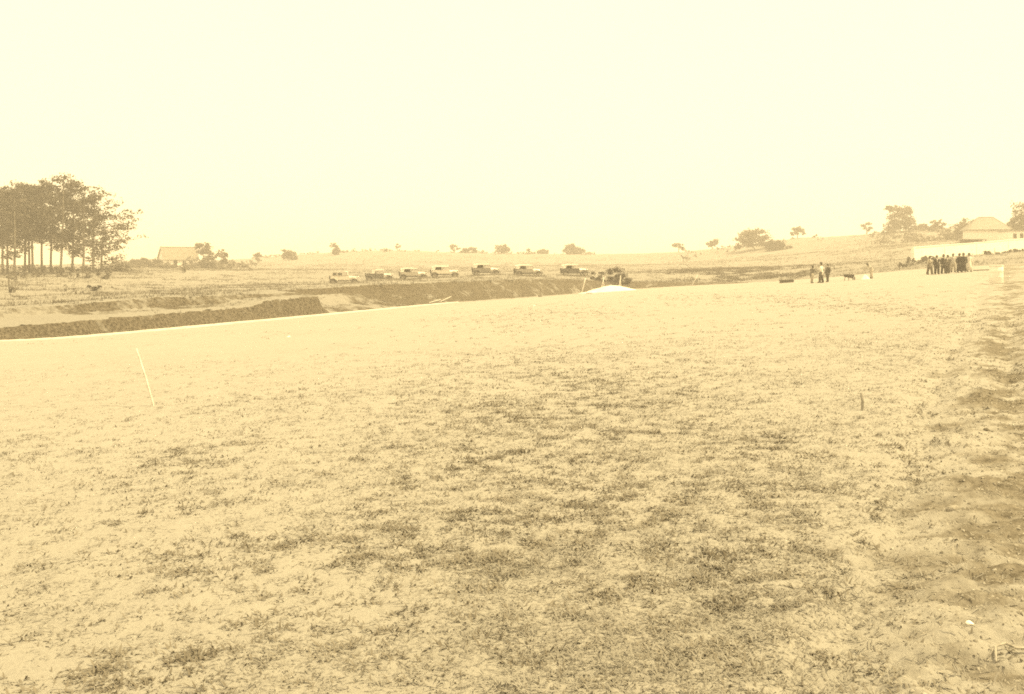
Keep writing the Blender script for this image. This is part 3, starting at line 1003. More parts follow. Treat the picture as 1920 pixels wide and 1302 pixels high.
# along the white wall
for i, (px, Y, w_, h_, lb) in enumerate([(1846, 152, 8, 8, 'first shrub along the white wall, just right of the people'), (1862, 155, 10, 9, 'second shrub along the white wall from the people'),
                                         (1880, 158, 10, 7, 'third shrub along the white wall from the people'), (1897, 162, 10, 8, 'fourth shrub along the white wall, below the annex window'),
                                         (1914, 165, 12, 8, 'last shrub along the white wall before the right edge')]):
    T.append(('shrub', lb, 'shrub', px, Y, [(0, h_ * .6, w_, h_ * .7), (5, h_ * .4, w_ * .7, h_ * .5)], 0, .2, 11, M_DARKSHRUB))
T.append(('shrub', 'weedy shrub at the left end of the white wall', 'shrub', 1708, 122, [(0, 8, 12, 9), (10, 4, 12, 6)], 0, .16, 9, M_SHRUB))
for i, (nm, lb, ct, px, Y, lo, tk, lf, dn, m) in enumerate(T):
    grp = {'tree': 'trees on the ridges', 'shrub': 'shrubs scattered over the slopes'}[ct]
    plant(nm, lb, ct, px, Y, lo, tk, lf, dn, m, grp, 300 + i, tr=.16)

# ragged far scrub that reads as one mass round the gabled house and along the crests
def far_scrub():
    lob = []
    for a_, b_, Y0, Y1, n_, h0, h1 in ((215, 480, 205, 275, 110, .5, 1.3), (470, 1120, 330, 350, 90, .35, 1.0), (1250, 1560, 290, 325, 30, .3, .7), (1640, 1930, 235, 300, 90, .5, 1.5), (-40, 240, 150, 175, 60, .4, 1.1),
                                        (1690, 1760, 118, 130, 14, .3, .6)):
        for _ in range(n_):
            Y = rng.uniform(Y0, Y1); x = wx(rng.uniform(a_, b_), Y); h = rng.uniform(h0, h1)
            lob.append((x, Y, hill_z(x, Y) + h * .35, h * rng.uniform(1.0, 2.2), h * 1.2, h * .8))
    p = clumps(lob, 5, 555, .4)
    V, Fc = leaf_quads(p, np.full(len(p), .26), .2, 556)
    tag(raw('far_scrub', V, Fc, M_SHRUB), 'ragged low scrub along the crests and round the far houses', 'scrub', kind='stuff')


far_scrub()

# ------------------------------------------------------------------ buildings and walls
M_WHITE = mat('whitewash', S(.80), S(.88), scale=1.2, bump=.15)
M_ROOF = mat('roof_tiles', S(.20, .3), S(.30, .3), scale=3, bump=.4)
M_PALEROOF = mat('sun_bleached_tiles', S(.25, .15), S(.33), scale=3, bump=.3)
M_DARK = mat('dark_opening', S(.03, .5), S(.06, .5), scale=3, spec=.4, rough=.4)
M_WOOD = mat('weathered_wood', S(.14, .5), S(.25, .4), scale=5, bump=.4)
M_PALEWOOD = mat('pale_wood', S(.42, .1), S(.68), scale=9, bump=.3)


def roof_tiles(parent, p0, ux, vx, nu, nv, m, name='tile'):
    """courses of tiles as one ribbed sheet: raised ribs down the slope, stepped courses"""
    mb = MB()
    ux, vx, p0 = Vector(ux), Vector(vx), Vector(p0)
    nrm = ux.cross(vx).normalized()
    if nrm.z < 0: nrm = -nrm
    for j in range(nv):
        a = p0 + vx * (j / nv) + nrm * .05
        b = p0 + vx * ((j + 1.15) / nv) + nrm * .015
        V = [a, a + ux, b + ux, b, a - nrm * .05, a + ux - nrm * .05]
        mb.add([tuple(q) for q in V], [(0, 1, 2, 3), (0, 4, 5, 1)])
    return mb.build(name, m, parent)


def gable_house():
    Y = 238; x = wx(334, Y); z = hill_z(x, Y)
    rt = empty('gabled_house', (x, Y, z - .1), R(37))
    tag(rt, 'small whitewashed house with a steep gabled roof beside the pine grove', 'house')
    Lh, Wd, hw, rise = 4.2, 2.6, 2.35, 2.8
    M = MB()
    M.add([(-Lh, -Wd, 0), (Lh, -Wd, 0), (Lh, Wd, 0), (-Lh, Wd, 0), (-Lh, -Wd, hw), (Lh, -Wd, hw), (Lh, Wd, hw), (-Lh, Wd, hw), (-Lh, 0, hw + rise), (Lh, 0, hw + rise)],
          [(0, 1, 5, 4), (2, 3, 7, 6), (1, 2, 6, 9, 5), (3, 0, 4, 8, 7)])
    M.build('wall', M_WHITE, rt)
    for s in (-1, 1):
        o = .35
        e = Vector((-Lh - .3, s * (Wd + o), hw - o * rise / Wd + .06))
        rp = Vector((-Lh - .3, 0, hw + rise + .08))
        ro = MB()
        d = Vector((2 * Lh + .6, 0, 0))
        th = Vector((0, 0, -.09))
        ro.add([e, e + d, rp + d, rp, e + th, e + d + th, rp + d + th, rp + th], [(0, 1, 2, 3), (7, 6, 5, 4), (0, 4, 5, 1), (1, 5, 6, 2), (3, 7, 4, 0)])
        r_ = ro.build('roof', M_ROOF, rt)
        roof_tiles(r_, rp, d, e - rp, 1, 9, M_ROOF, 'tile_courses')
    MB().box((0, 0, hw + rise + .14), (2 * Lh + .6, .3, .14)).build('ridge_cap', M_ROOF, rt)
    d_ = MB().box((-1.5, -Wd - .02, 1.0), (.9, .08, 1.9)).build('door', M_DARK, rt)
    MB().box((-1.2, -Wd - .08, 1.0), (.06, .06, .12)).build('handle', M_WOOD, d_)
    for xx_ in (.7, 2.4):
        w_ = MB().box((xx_, -Wd - .01, 1.35), (.75, .06, .9)).build('window', M_DARK, rt)
        MB().box((xx_, -Wd - .05, .86), (.95, .12, .08)).build('sill', M_WHITE, w_)
        MB().box((xx_, -Wd - .05, 1.35), (.06, .05, .9)).build('frame', M_WHITE, w_)


gable_house()


def hip_house():
    Y = 205; x = wx(1848, Y); z = hill_z(x, Y)
    k = Y / F
    rt = empty('hip_roofed_house', (x, Y, z - .1), R(-14))
    tag(rt, 'pale house with a large hipped roof behind the white wall', 'house')
    hw, rise = wz(431, Y) - z, 24 * k
    Lh, Wd = 3.9, 3.4
    MB().box((0, 0, hw / 2), (2 * Lh, 2 * Wd, hw)).build('wall', M_WHITE, rt)
    o = .55
    a, b, c, d = (-Lh - o, -Wd - o, hw), (Lh + o, -Wd - o, hw), (Lh + o, Wd + o, hw), (-Lh - o, Wd + o, hw)
    e, f = (-1.5, 0, hw + rise), (1.5, 0, hw + rise)
    ro = MB().add([a, b, c, d, e, f], [(0, 1, 5, 4), (1, 2, 5), (2, 3, 4, 5), (3, 0, 4), (3, 2, 1, 0)]).build('roof', M_PALEROOF, rt)
    MB().tube([e, f], .12, 6).build('ridge_cap', M_PALEROOF, ro)
    for p in (a, d): MB().tube([p, e], .1, 6).build('hip_cap', M_PALEROOF, ro)
    for p in (b, c): MB().tube([p, f], .1, 6).build('hip_cap', M_PALEROOF, ro)
    MB().box((0, -Wd - o - .03, hw - .08), (2 * Lh + 2 * o, .06, .16)).build('gutter', M_WOOD, ro)


hip_house()


def annex():
    Y = 190; x0 = wx(1889, Y); z = hill_z(wx(1905, Y), Y)
    top = wz(434, Y)
    rt = empty('flat_roofed_annex', (x0, Y, z - .2), R(-6))
    tag(rt, 'white flat roofed outbuilding with two dark windows at the right edge', 'outbuilding')
    h = top - z + .2
    MB().box((3.6, 2.2, h / 2), (7.2, 4.4, h)).build('wall', M_WHITE, rt)
    MB().box((3.6, 2.2, h + .09), (7.7, 4.9, .18)).build('roof', M_PALEROOF, rt)
    for xx_ in (1.45, 2.75, 4.6):
        w_ = MB().box((xx_, -.02, h - .95), (.62, .08, .95)).build('window', M_DARK, rt)
        MB().box((xx_, -.06, h - 1.47), (.8, .12, .08)).build('sill', M_WHITE, w_)


annex()


def white_wall():
    P = [(wx(1712, 131), 131.), (wx(1770, 141), 141.), (wx(1830, 152), 152.), (wx(1890, 167), 167.), (wx(1950, 184), 184.), (wx(2030, 205), 205.)]
    tops = [wz(465, 131), wz(460.5, 141), wz(456, 152), wz(451, 167), wz(446, 184), wz(440, 205)]
    x0, y0 = P[0]
    rt = empty('white_wall', (x0, y0, hill_z(x0, y0) - .3))
    tag(rt, 'long plain whitewashed garden wall behind the standing people', 'wall')
    ox, oy, oz = rt.location
    body, cop = MB(), MB()
    for i in range(len(P) - 1):
        a, b = Vector((*P[i], 0)), Vector((*P[i + 1], 0))
        d = (b - a).normalized(); n = Vector((-d.y, d.x, 0)) * .14
        za, zb = min(hill_z(*P[i]), tops[i] - 1.2) - .5, min(hill_z(*P[i + 1]), tops[i + 1] - 1.2) - .5
        V = [(a - n), (b - n), (b + n), (a + n)]
        zz = [za, zb, zb, za]; zt = [tops[i], tops[i + 1], tops[i + 1], tops[i]]
        body.add([(v.x - ox, v.y - oy, q - oz) for v, q in zip(V, zz)] + [(v.x - ox, v.y - oy, q - oz) for v, q in zip(V, zt)],
                 [(0, 1, 5, 4), (1, 2, 6, 5), (2, 3, 7, 6), (3, 0, 4, 7), (4, 5, 6, 7)])
        n2 = n * 1.5
        V = [(a - n2), (b - n2), (b + n2), (a + n2)]
        cop.add([(v.x - ox, v.y - oy, q - oz + .002) for v, q in zip(V, zt)] + [(v.x - ox, v.y - oy, q - oz + .09) for v, q in zip(V, zt)],
                [(0, 1, 5, 4), (1, 2, 6, 5), (2, 3, 7, 6), (3, 0, 4, 7), (4, 5, 6, 7), (3, 2, 1, 0)])
        pl = MB().box((a.x - ox, a.y - oy, (tops[i] + .16 + za) / 2 - oz), (.4, .4, tops[i] + .16 - za), math.atan2(d.y, d.x)).build('pillar', M_WHITE, rt)
    body.build('wall_body', M_WHITE, rt)
    cop.build('coping', M_WHITE, rt)


white_wall()


def lean_to():
    Y = 186; x0, x1 = wx(1778, Y), wx(1846, Y)
    z = hill_z((x0 + x1) / 2, Y)
    rt = empty('garden_shelter', ((x0 + x1) / 2, Y, z - .1), R(-4))
    tag(rt, 'low open shelter with a thin dark roof between white wall and house', 'shelter')
    L = x1 - x0
    h = max(wz(449.5, Y) - z + .1, 1.0)
    MB().box((L * .18, 0, h), (L * .62, 2.2, .1)).build('roof', M_WOOD, rt)
    for i in range(4):
        MB().box((L * (-.1 + .19 * i), -.9, h / 2 - .06), (.12, .12, h - .02)).build('post', M_WOOD, rt)
    MB().box((L * .18, 1.0, h / 2 - .06), (L * .6, .08, h - .03)).build('back_wall', M_WOOD, rt)
    for j, (dx, lb) in enumerate([(-3.2, 'shrub at the open left end of the low garden shelter'), (-1.0, 'shrub growing up before the low garden shelter')]):
        plant('shrub', lb, 'shrub', HX + F * ((x0 + x1) / 2 + dx) / (Y - 2), Y - 2, [(0, 7, 12, 7), (8, 5, 8, 6)], 0, .24, 10, M_SHRUB, 'shrubs scattered over the slopes', 700 + j)


lean_to()


def hill_fence():
    pts = []
    for t in np.linspace(0, 1, 12):
        Y = 250 - 14 * t
        px = 1612 + (1735 - 1612) * t
        x = wx(px, Y)
        pts.append((x, Y, hill_z(x, Y)))
    rt = empty('wire_fence', pts[0])
    tag(rt, 'thin dark post and wire fence climbing the right hand slope', 'fence')
    o = Vector(pts[0])
    for p in pts:
        q = Vector(p) - o
        MB().tube([(q.x, q.y, -.2 + q.z), (q.x, q.y, 1.15 + q.z)], [.09, .08], 6).build('post', M_WOOD, rt)
    for h in (.45, .75, 1.05):
        MB().tube([tuple(Vector(p) - o + Vector((0, -.09, h))) for p in pts], .025, 5).build('wire', M_WOOD, rt)


hill_fence()


# ------------------------------------------------------------------ motor cars of the nineteen twenties
M_TYRE = mat('tyre_rubber', S(.035, .4), S(.06, .4), scale=6)
M_NICKEL = mat('nickel', S(.62), S(.72), scale=3, rough=.25, spec=.6, metal=.8)
M_GLASS = mat('window_glass', S(.05, .3), S(.08, .3), scale=2, rough=.08, spec=.6)
M_SEAT = mat('seat_leather', S(.06, .6), S(.09, .6), scale=6)


def paint(v, k=.2):
    return mat('car_paint_%d' % round(v * 1000), S(v, k), S(v * 1.15, k), scale=1.5, rough=.32, spec=.5)


def cloth(v, k=.3):
    return mat('cloth_%d_%d' % (round(v * 1000), round(k * 10)), S(v, k), S(min(.9, v * 1.25), k), scale=7, rough=.95, bump=.2, bscale=30)


def car(label, px, Y, yaw, body_v, top_v, kind, fender_v=.05, L=1.0, sunlit_hood_v=None):
    x, y = wx(px, Y), Y
    z = hill_z(x, y)
    rt = empty('vintage_car', (x, y, z - .09), yaw)
    rt.scale = (1.10, 1.10, .90)
    tag(rt, label, 'car', 'cars parked along the top of the cutting')
    pb, pf = paint(body_v), paint(fender_v)
    top = cloth(top_v, .05)
    W = .72
    bm_ = MB()
    bm_.prism([(-1.62, .62), (-1.70, .95), (-1.60, 1.22), (-.75, 1.20), (-.62, 1.14), (.0, 1.14), (.12, 1.20), (.52, 1.24), (.56, .60)], -W, W)
    b_ = bm_.build('body', pb, rt, bevel=.10)
    for xx_ in (-1.02, -.18):
        for s in (-1, 1): MB().box((xx_, s * (W + .006), .88), (.62, .014, .5)).build('door', pb, b_, bevel=.004)
    hd = MB()
    rings = []
    V, Fc = [], []
    prof = [(-.52, .62), (-.54, .95), (-.40, 1.14), (0, 1.22), (.40, 1.14), (.54, .95), (.52, .62)]
    for i, (hx_, sc, dz) in enumerate(((.55, 1.12, .02), (1.0, .90, 0), (1.5 * L, .74, -.02))):
        V += [(hx_, yy_ * sc, .62 + (zz_ - .62) * (sc * .25 + .75) + dz) for yy_, zz_ in prof]
    n_ = len(prof)
    for i in range(2):
        for j in range(n_):
            j2 = (j + 1) % n_
            Fc.append((i * n_ + j, i * n_ + j2, (i + 1) * n_ + j2, (i + 1) * n_ + j))
    Fc += [tuple(range(n_)), tuple(range(3 * n_ - 1, 2 * n_ - 1, -1))]
    ho = hd.add(V, Fc).build('hood', paint(sunlit_hood_v or body_v), rt)  # on dark cars the paler hood colour stands in for sunlight
    for s in (-1, 1): MB().box((1.02, s * .482, .88), (.62, .05, .24)).build('louvre_panel', pf, ho)
    rad = MB().box((1.53 * L, 0, .88), (.08, .66, .62)).build('radiator', M_NICKEL, rt, bevel=.03)
    MB().tube([(1.53 * L, 0, 1.19), (1.53 * L, 0, 1.27)], [.05, .04], 8).build('radiator_cap', M_NICKEL, rad)
    MB().box((-.02, 0, .5), (3.3, .8, .14)).build('chassis', pf, rt)
    for s in (-1, 1):
        MB().box((.05, s * .88, .40), (1.75, .26, .05)).build('running_board', pf, rt)
        for cx, ext in ((1.30 * L, 1), (-1.32, -1)):
            f_ = MB()
            V, Fc = [], []
            A = np.linspace(R(-8 if ext > 0 else 8), R(190 if ext > 0 else 172), 13)
            for a in A:
                rr_ = .50
                xx_, zz_ = cx + rr_ * math.cos(a), .38 + rr_ * math.sin(a)
                if ext > 0 and a > R(150): xx_ -= (a - R(150)) * .45; zz_ += .02
                if ext < 0 and a < R(30): xx_ += (R(30) - a) * .45; zz_ += .02
                zz_ = max(zz_, .40)
                for q_, (o_, t_) in enumerate(((s * .64, 0), (s * .78, .045), (s * .92, .0))):
                    V.append((xx_, o_, zz_ + t_))
            for i in range(len(A) - 1):
                for q_ in range(2):
                    Fc.append((i * 3 + q_, i * 3 + q_ + 1, (i + 1) * 3 + q_ + 1, (i + 1) * 3 + q_))
            o_ = f_.add(V, Fc).build('fender', pf, rt, True)
            md = o_.modifiers.new('thickness', 'SOLIDIFY'); md.thickness = .03
            wl = empty('wheel', (cx, s * .76, .38)); wl.parent = rt
            ty_ = MB()
            V, Fc = [], []
            for i in range(20):
                a = 2 * math.pi * i / 20
                for j in range(8):
                    b2 = 2 * math.pi * j / 8
                    rr_ = .33 + .055 * math.cos(b2)
                    V.append((rr_ * math.cos(a), .06 * math.sin(b2), rr_ * math.sin(a)))
            for i in range(20):
                for j in range(8):
                    Fc.append((i * 8 + j, i * 8 + (j + 1) % 8, ((i + 1) % 20) * 8 + (j + 1) % 8, ((i + 1) % 20) * 8 + j))
            ty_.add(V, Fc).build('tyre', M_TYRE, wl, True)
            rm = MB()
            for i in range(12):
                a = 2 * math.pi * i / 12
                rm.tube([(0, 0, 0), (.29 * math.cos(a), 0, .29 * math.sin(a))], .016, 5)
            rm.tube([(0, -.07, 0), (0, .07, 0)], .06, 10)
            rm.build('rim', mat('wheel_wood', S(.30, .3), S(.4, .3), scale=8), wl)
        MB().tube([(1.52 * L, s * .46, 1.02), (1.62 * L, s * .46, 1.02), (1.68 * L, s * .46, 1.02)], [.06, .12, .125], 10).build('headlight', M_NICKEL, rt, True)
    MB().tube([(1.82 * L, -.62, .52), (1.86 * L, 0, .50), (1.82 * L, .62, .52)], .03, 6).build('bumper', M_NICKEL, rt)
    sp = MB()
    V, Fc = [], []
    for i in range(18):
        a = 2 * math.pi * i / 18
        for j in range(6):
            b2 = 2 * math.pi * j / 6
            rr_ = .31 + .06 * math.cos(b2)
            V.append((-1.80 + .06 * math.sin(b2) - .03 * math.sin(a), rr_ * math.cos(a), .92 + rr_ * math.sin(a)))
    for i in range(18):
        for j in range(6):
            Fc.append((i * 6 + j, i * 6 + (j + 1) % 6, ((i + 1) % 18) * 6 + (j + 1) % 6, ((i + 1) % 18) * 6 + j))
    sp.add(V, Fc).build('spare_wheel', M_TYRE, rt, True)
    wsx = .46
    ws = MB().box((wsx - .06, 0, 1.50), (.03, 1.22, .56), 0, R(-12)).build('windscreen', M_GLASS, rt)
    fr = MB()
    for s in (-1, 1): fr.tube([(wsx, s * .64, 1.22), (wsx - .12, s * .64, 1.80)], .028, 6)
    fr.tube([(wsx - .12, -.64, 1.80), (wsx - .12, .64, 1.80)], .028, 6)
    fr.build('frame', pf, ws)
    if kind == 'sedan':
        cb = MB().prism([(-1.58, 1.20), (-1.55, 1.52), (-1.42, 1.72), (-1.12, 1.83), (.10, 1.86), (.38, 1.76), (.46, 1.22)], -.69, .69).build('cabin', pb, rt, bevel=.10)
        MB().prism([(-1.40, 1.76), (-1.10, 1.875), (.12, 1.91), (.44, 1.79), (.44, 1.76)], -.72, .72).build('roof', top, rt, bevel=.02)
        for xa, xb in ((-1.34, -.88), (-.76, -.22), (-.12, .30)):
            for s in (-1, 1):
                MB().box(((xa + xb) / 2, s * .692, 1.50), (xb - xa, .02, .34)).build('side_window', M_GLASS if xb < -.1 else mat('painted_reflection_glass', S(.45, .1), S(.55, .1), scale=2, rough=.15, spec=.5), rt, bevel=.009)  # front pane is coloured pale: a reflection put into the base colour
        MB().box((-1.525, 0, 1.52), (.03, .6, .24)).build('rear_window', M_GLASS, rt)
    else:
        xr = -1.62 if kind == 'touring' else -.95
        tp = MB().prism([(xr - .04, 1.44), (xr + .04, 1.64), (xr + .22, 1.78), (xr + .55, 1.87), (-.1, 1.90), (.42, 1.82), (.52, 1.74), (.40, 1.72), (-.1, 1.78), (xr + .5, 1.74), (xr + .2, 1.62), (xr + .1, 1.42)], -.74, .74).build('soft_top', top, rt, bevel=.015)
        for s in (-1, 1): MB().box(((xr + .45) / 2 - .02, s * .735, 1.74), (.40 - xr - .1, .02, .14)).build('valance', top, rt)
        bk = MB()
        bk.prism([(xr + .02, 1.68), (xr + .12, 1.66), (xr + .02 - .02, 1.20), (xr - .08, 1.20)], -.70, .70)
        for s in (-1, 1):
            bk.prism([(xr + .02, 1.70), (xr + .52, 1.78), (xr + .30, 1.20), (xr - .06, 1.20)], s * .69 - .012, s * .69 + .012)
        bk.build('rear_curtain', top, rt)
        MB().box((xr - .06, 0, 1.46), (.02, .44, .16)).build('rear_window', M_GLASS, rt)
        for s in (-1, 1):
            MB().tube([(-.45, s * .70, 1.18), (-.50, s * .70, 1.80)], .022, 6).tube([(-.45, s * .70, 1.18), (.0, s * .70, 1.82)], .018, 6).build('top_bow', pf, rt)
        MB().prism([(-.52, 1.16), (-.44, 1.72), (.34, 1.74), (.46, 1.20)], -.672, -.656).build('side_panel', cloth(.55, .05), rt)  # pale curtain over the front half of the near side
        MB().prism([(xr + .05, 1.18), (xr + .25, 1.74), (.34, 1.74), (.46, 1.20)], .656, .672).build('side_panel', M_SEAT, rt)  # dark sheet on the far side, added so the open rear looks shaded
        for xx_ in ((-.95, -.05) if kind == 'touring' else (-.25,)):
            MB().box((xx_ - .32, 0, 1.22), (.16, 1.15, .42), 0, R(-10)).build('seat_back', M_SEAT, rt, bevel=.03)
    MB().tube([(.22, -.34, 1.34), (.18, -.34, 1.36)], .19, 14).build('steering_wheel', M_TYRE, rt)


CARS = [(646, 127, 4, .58, .55, 'sedan', .34, 'pale closed sedan, leftmost of the row of parked cars', .50),
        (712, 133, 6, .09, .80, 'roadster', .10, 'dark two seat roadster with a white folding top, second in the row', .55),
        (775, 133, 11, .34, .78, 'touring', .20, 'touring car with dark open rear and pale top, third from the left', .50),
        (834, 131, 8, .55, .86, 'touring', .26, 'light touring car with the whitest flat top, fourth from the left', .55),
        (911, 135, 10, .17, .74, 'touring', .16, 'low dark touring car with a pale top, fifth from the left', .45),
        (990, 133, 13, .24, .70, 'touring', .16, 'touring car half lost in weeds, sixth from the left', .45),
        (1077, 135, 8, .07, .72, 'touring', .08, 'dark touring car with pale top, rightmost of the row beside the brush heap', .45)]
for (px, Y, yw, bv, tv, kd, fv, lb, hv) in CARS:
    car(lb, px, Y, R(yw), bv, tv, kd, fv, 1.0, hv)

# ------------------------------------------------------------------ people
M_SKIN = mat('skin', S(.32, .4), S(.38, .4), scale=9, rough=.6)
M_HAIR = mat('hair', S(.03, .4), S(.06, .4), scale=20)


def skin_body(name, J, E, m, parent):
    """J: dict joint -> (x, y, z, radius); E edges"""
    me = bpy.data.meshes.new(name)
    bm = bmesh.new()
    ly = bm.verts.layers.skin.verify()
    vs_ = {}
    for k, (x, y, z, r) in J.items():
        v = bm.verts.new((x, y, z))
        v[ly].radius = (r, r)
        v[ly].use_root = (k == 'pelvis')
        vs_[k] = v
    for a, b in E: bm.edges.new((vs_[a], vs_[b]))
    bm.to_mesh(me); bm.free()
    me.materials.append(m)
    o = bpy.data.objects.new(name, me)
    COL.objects.link(o); o.parent = parent
    sk = o.modifiers.new('skin', 'SKIN'); sk.use_smooth_shade = True
    o.modifiers.new('round', 'SUBSURF').levels = 1
    o.modifiers['round'].render_levels = 1
    return o


def person(label, px, Y, face, jacket, trousers, hat=None, shirt=.6, robe=False, stoop=0.0, arms='down', H=1.72, zf=None, dress=False, stride=.1, jk=.4):
    x, y = wx(px, Y), Y
    z = zf(x, y) if zf else float(field_z(x, y))
    rt = empty('person', (x, y, z), face)
    rt.scale = (1.08, 1.08, 1.0)
    tag(rt, label, 'person', 'people standing on the field')
    k = H / 1.75
    fx_ = stoop
    J = {'pelvis': (0, 0, .95, .115), 'waist': (fx_ * .12, 0, 1.10, .11), 'chest': (fx_ * .42, 0, 1.32, .135), 'neck': (fx_ * .62 + .01, 0, 1.49, .055), 'head': (fx_ * .72 + .03, 0, 1.60, .088), 'crown': (fx_ * .76 + .02, 0, 1.70, .075),
         'nose': (fx_ * .72 + .13, 0, 1.605, .014)}
    if stoop:
        for q in ('chest', 'neck', 'head', 'crown', 'nose'):
            a = J[q]; J[q] = (a[0], a[1], a[2] - stoop * .28 * (a[2] - .95) / .5, a[3])
    E = [('pelvis', 'waist'), ('waist', 'chest'), ('chest', 'neck'), ('neck', 'head'), ('head', 'crown'), ('head', 'nose')]
    A = {}
    for s, n_ in ((1, 'l'), (-1, 'r')):
        st = stride * s
        J[n_ + 'hip'] = (0, s * .10, .90, .095); J[n_ + 'knee'] = (st * .6 + .03, s * .11, .50, .062); J[n_ + 'ankle'] = (st, s * .11, .09, .042)
        J[n_ + 'heel'] = (st - .05, s * .11, .045, .04); J[n_ + 'toe'] = (st + .17, s * .125, .035, .036)
        E += [('pelvis', n_ + 'hip'), (n_ + 'hip', n_ + 'knee'), (n_ + 'knee', n_ + 'ankle'), (n_ + 'ankle', n_ + 'toe'), (n_ + 'ankle', n_ + 'heel')]
        cx_, cz_ = J['chest'][0], J['chest'][2]
        sh = (cx_, s * .19, cz_ + .09, .062)
        if arms == 'down' or (arms == 'hip' and s < 0):
            el = (cx_ - .03, s * .26, cz_ - .20, .045); wr = (cx_ + .07, s * .27, cz_ - .44, .032)
        elif arms == 'hip':
            el = (cx_ - .08, s * .40, cz_ - .18, .045); wr = (cx_ + .05, s * .20, cz_ - .32, .032)
        elif arms == 'fold':
            el = (cx_ + .05, s * .27, cz_ - .18, .045); wr = (cx_ + .20, s * .02, cz_ - .12, .032)
        else:
            el = (cx_ + .14, s * .24, cz_ - .16, .045); wr = (cx_ + .36, s * .18, cz_ - .26, .032)
        J[n_ + 'sh'], J[n_ + 'el'], J[n_ + 'wr'] = sh, el, wr
        E += [('chest', n_ + 'sh'), (n_ + 'sh', n_ + 'el'), (n_ + 'el', n_ + 'wr')]
        d = (Vector(wr[:3]) - Vector(el[:3])).normalized()
        pm = Vector(wr[:3]) + d * .06
        J[n_ + 'palm'] = (*pm, .03); E.append((n_ + 'wr', n_ + 'palm'))
        sd_ = d.cross(Vector((1, 0, .1))).normalized()
        for i, (o_, ln_) in enumerate(((-.027, .075), (-.009, .085), (.009, .08), (.026, .065))):
            p1 = pm + sd_ * o_ + d * ln_ * .55 + Vector((.008, 0, 0)); p2 = pm + sd_ * o_ + d * ln_ + Vector((.022, 0, 0))
            J[f'{n_}f{i}a'] = (*p1, .0085); J[f'{n_}f{i}b'] = (*p2, .0075)
            E += [(n_ + 'palm', f'{n_}f{i}a'), (f'{n_}f{i}a', f'{n_}f{i}b')]
        t1 = Vector(wr[:3]) + d * .02 + sd_ * .045 + Vector((.02, 0, 0)); J[n_ + 'th'] = (*t1, .0095); E.append((n_ + 'palm', n_ + 'th'))
    J = {q: (a * k, b * k, c * k, r_ * k) for q, (a, b, c, r_) in J.items()}
    skin_body('body', J, E, M_SKIN, rt)
    g = lambda q: Vector(J[q][:3])
    jm, tm = cloth(jacket, jk), cloth(trousers, .4)
    # upper garment: torso and sleeves
    c = g('chest'); wv = g('waist'); pv = g('pelvis')
    ja = MB()
    low = .12 if robe or dress else pv.z - .27 * k
    rings = []
    if robe or dress:
        rings += [(0, 0, low * k, .27, .25), (0, 0, .55 * k, .23, .21), (0, 0, .90 * k, .17, .19)]
    else:
        rings += [(pv.x, 0, low, .165, .195), (pv.x, 0, pv.z, .155, .185)]
    rings += [(wv.x, 0, wv.z, .135, .17), (c.x, 0, c.z, .145, .20), (c.x + .01, 0, c.z + .12 * k, .115, .19), (g('neck').x, 0, g('neck').z - .02, .07, .085)]
    ja.loft(rings, 14)
    for n_ in 'lr':
        ja.tube([g(n_ + 'sh') + Vector((0, 0, .015)), (g(n_ + 'sh') + g(n_ + 'el')) / 2, g(n_ + 'el'), g(n_ + 'wr')], [.082, .07, .06, .05], 10)
    ja.build('robe' if robe else 'dress' if dress else 'jacket', jm, rt, True)
    if not robe:
        sh_ = MB().loft([(c.x + .10, 0, c.z - .12, .045, .05), (c.x + .095, 0, c.z + .08 * k, .05, .05), (g('neck').x + .01, 0, g('neck').z + .02, .065, .07)], 10)
        sh_.build('shirt', cloth(shirt, .05), rt, True)
    if not (robe or dress):
        tr_ = MB()
        for n_ in 'lr':
            tr_.tube([g(n_ + 'hip') + Vector((0, 0, .06)), (g(n_ + 'hip') + g(n_ + 'knee')) / 2, g(n_ + 'knee'), g(n_ + 'ankle') + Vector((0, 0, .0))], [.13, .12, .105, .095], 10)
        tr_.build('trousers', tm, rt, True)
    so = MB()
    for n_ in 'lr':
        a, b = g(n_ + 'heel'), g(n_ + 'toe')
        so.tube([a + Vector((-.01, 0, 0)), (a + b) / 2 + Vector((0, 0, .015)), b + Vector((.02, 0, -.002))], [.05, .052, .04], 8)
    so.build('shoes', M_HAIR, rt, True)
    hd_ = g('crown')
    MB().loft([(hd_.x - .03, 0, hd_.z - .12, .075, .09), (hd_.x - .02, 0, hd_.z - .02, .092, .096), (hd_.x - .01, 0, hd_.z + .05, .07, .07), (hd_.x, 0, hd_.z + .075, .02, .02)], 12).build('hair', M_HAIR, rt, True)
    if hat is not None:
        MB().loft([(hd_.x, 0, hd_.z + .0, .185, .17), (hd_.x, 0, hd_.z + .012, .185, .17), (hd_.x, 0, hd_.z + .018, .105, .10), (hd_.x, 0, hd_.z + .10, .098, .092), (hd_.x, 0, hd_.z + .13, .06, .055)], 14).build('hat', cloth(hat, .3), rt, True)
    return rt


# group of three by the end of the cutting
person('person in pale work clothes with dark sleeves, left of the group of three', 1522, 88, R(20), .11, .30, .10, .6, arms='forward', H=1.68, stoop=.15, jk=.2)
person('person in pale shirt and dark hat, middle and tallest of the group of three', 1540, 86, R(150), .62, .07, .06, .8, arms='hip', H=1.84, jk=.05)
person('person in a dark coat, right of the group of three', 1552, 88, R(-160), .05, .06, None, .5, arms='down', H=1.70)
person('person in pale clothes stooping beside the small white heap', 1634, 89, R(190), .40, .36, .10, .7, stoop=.55, arms='forward', H=1.66, jk=.1)
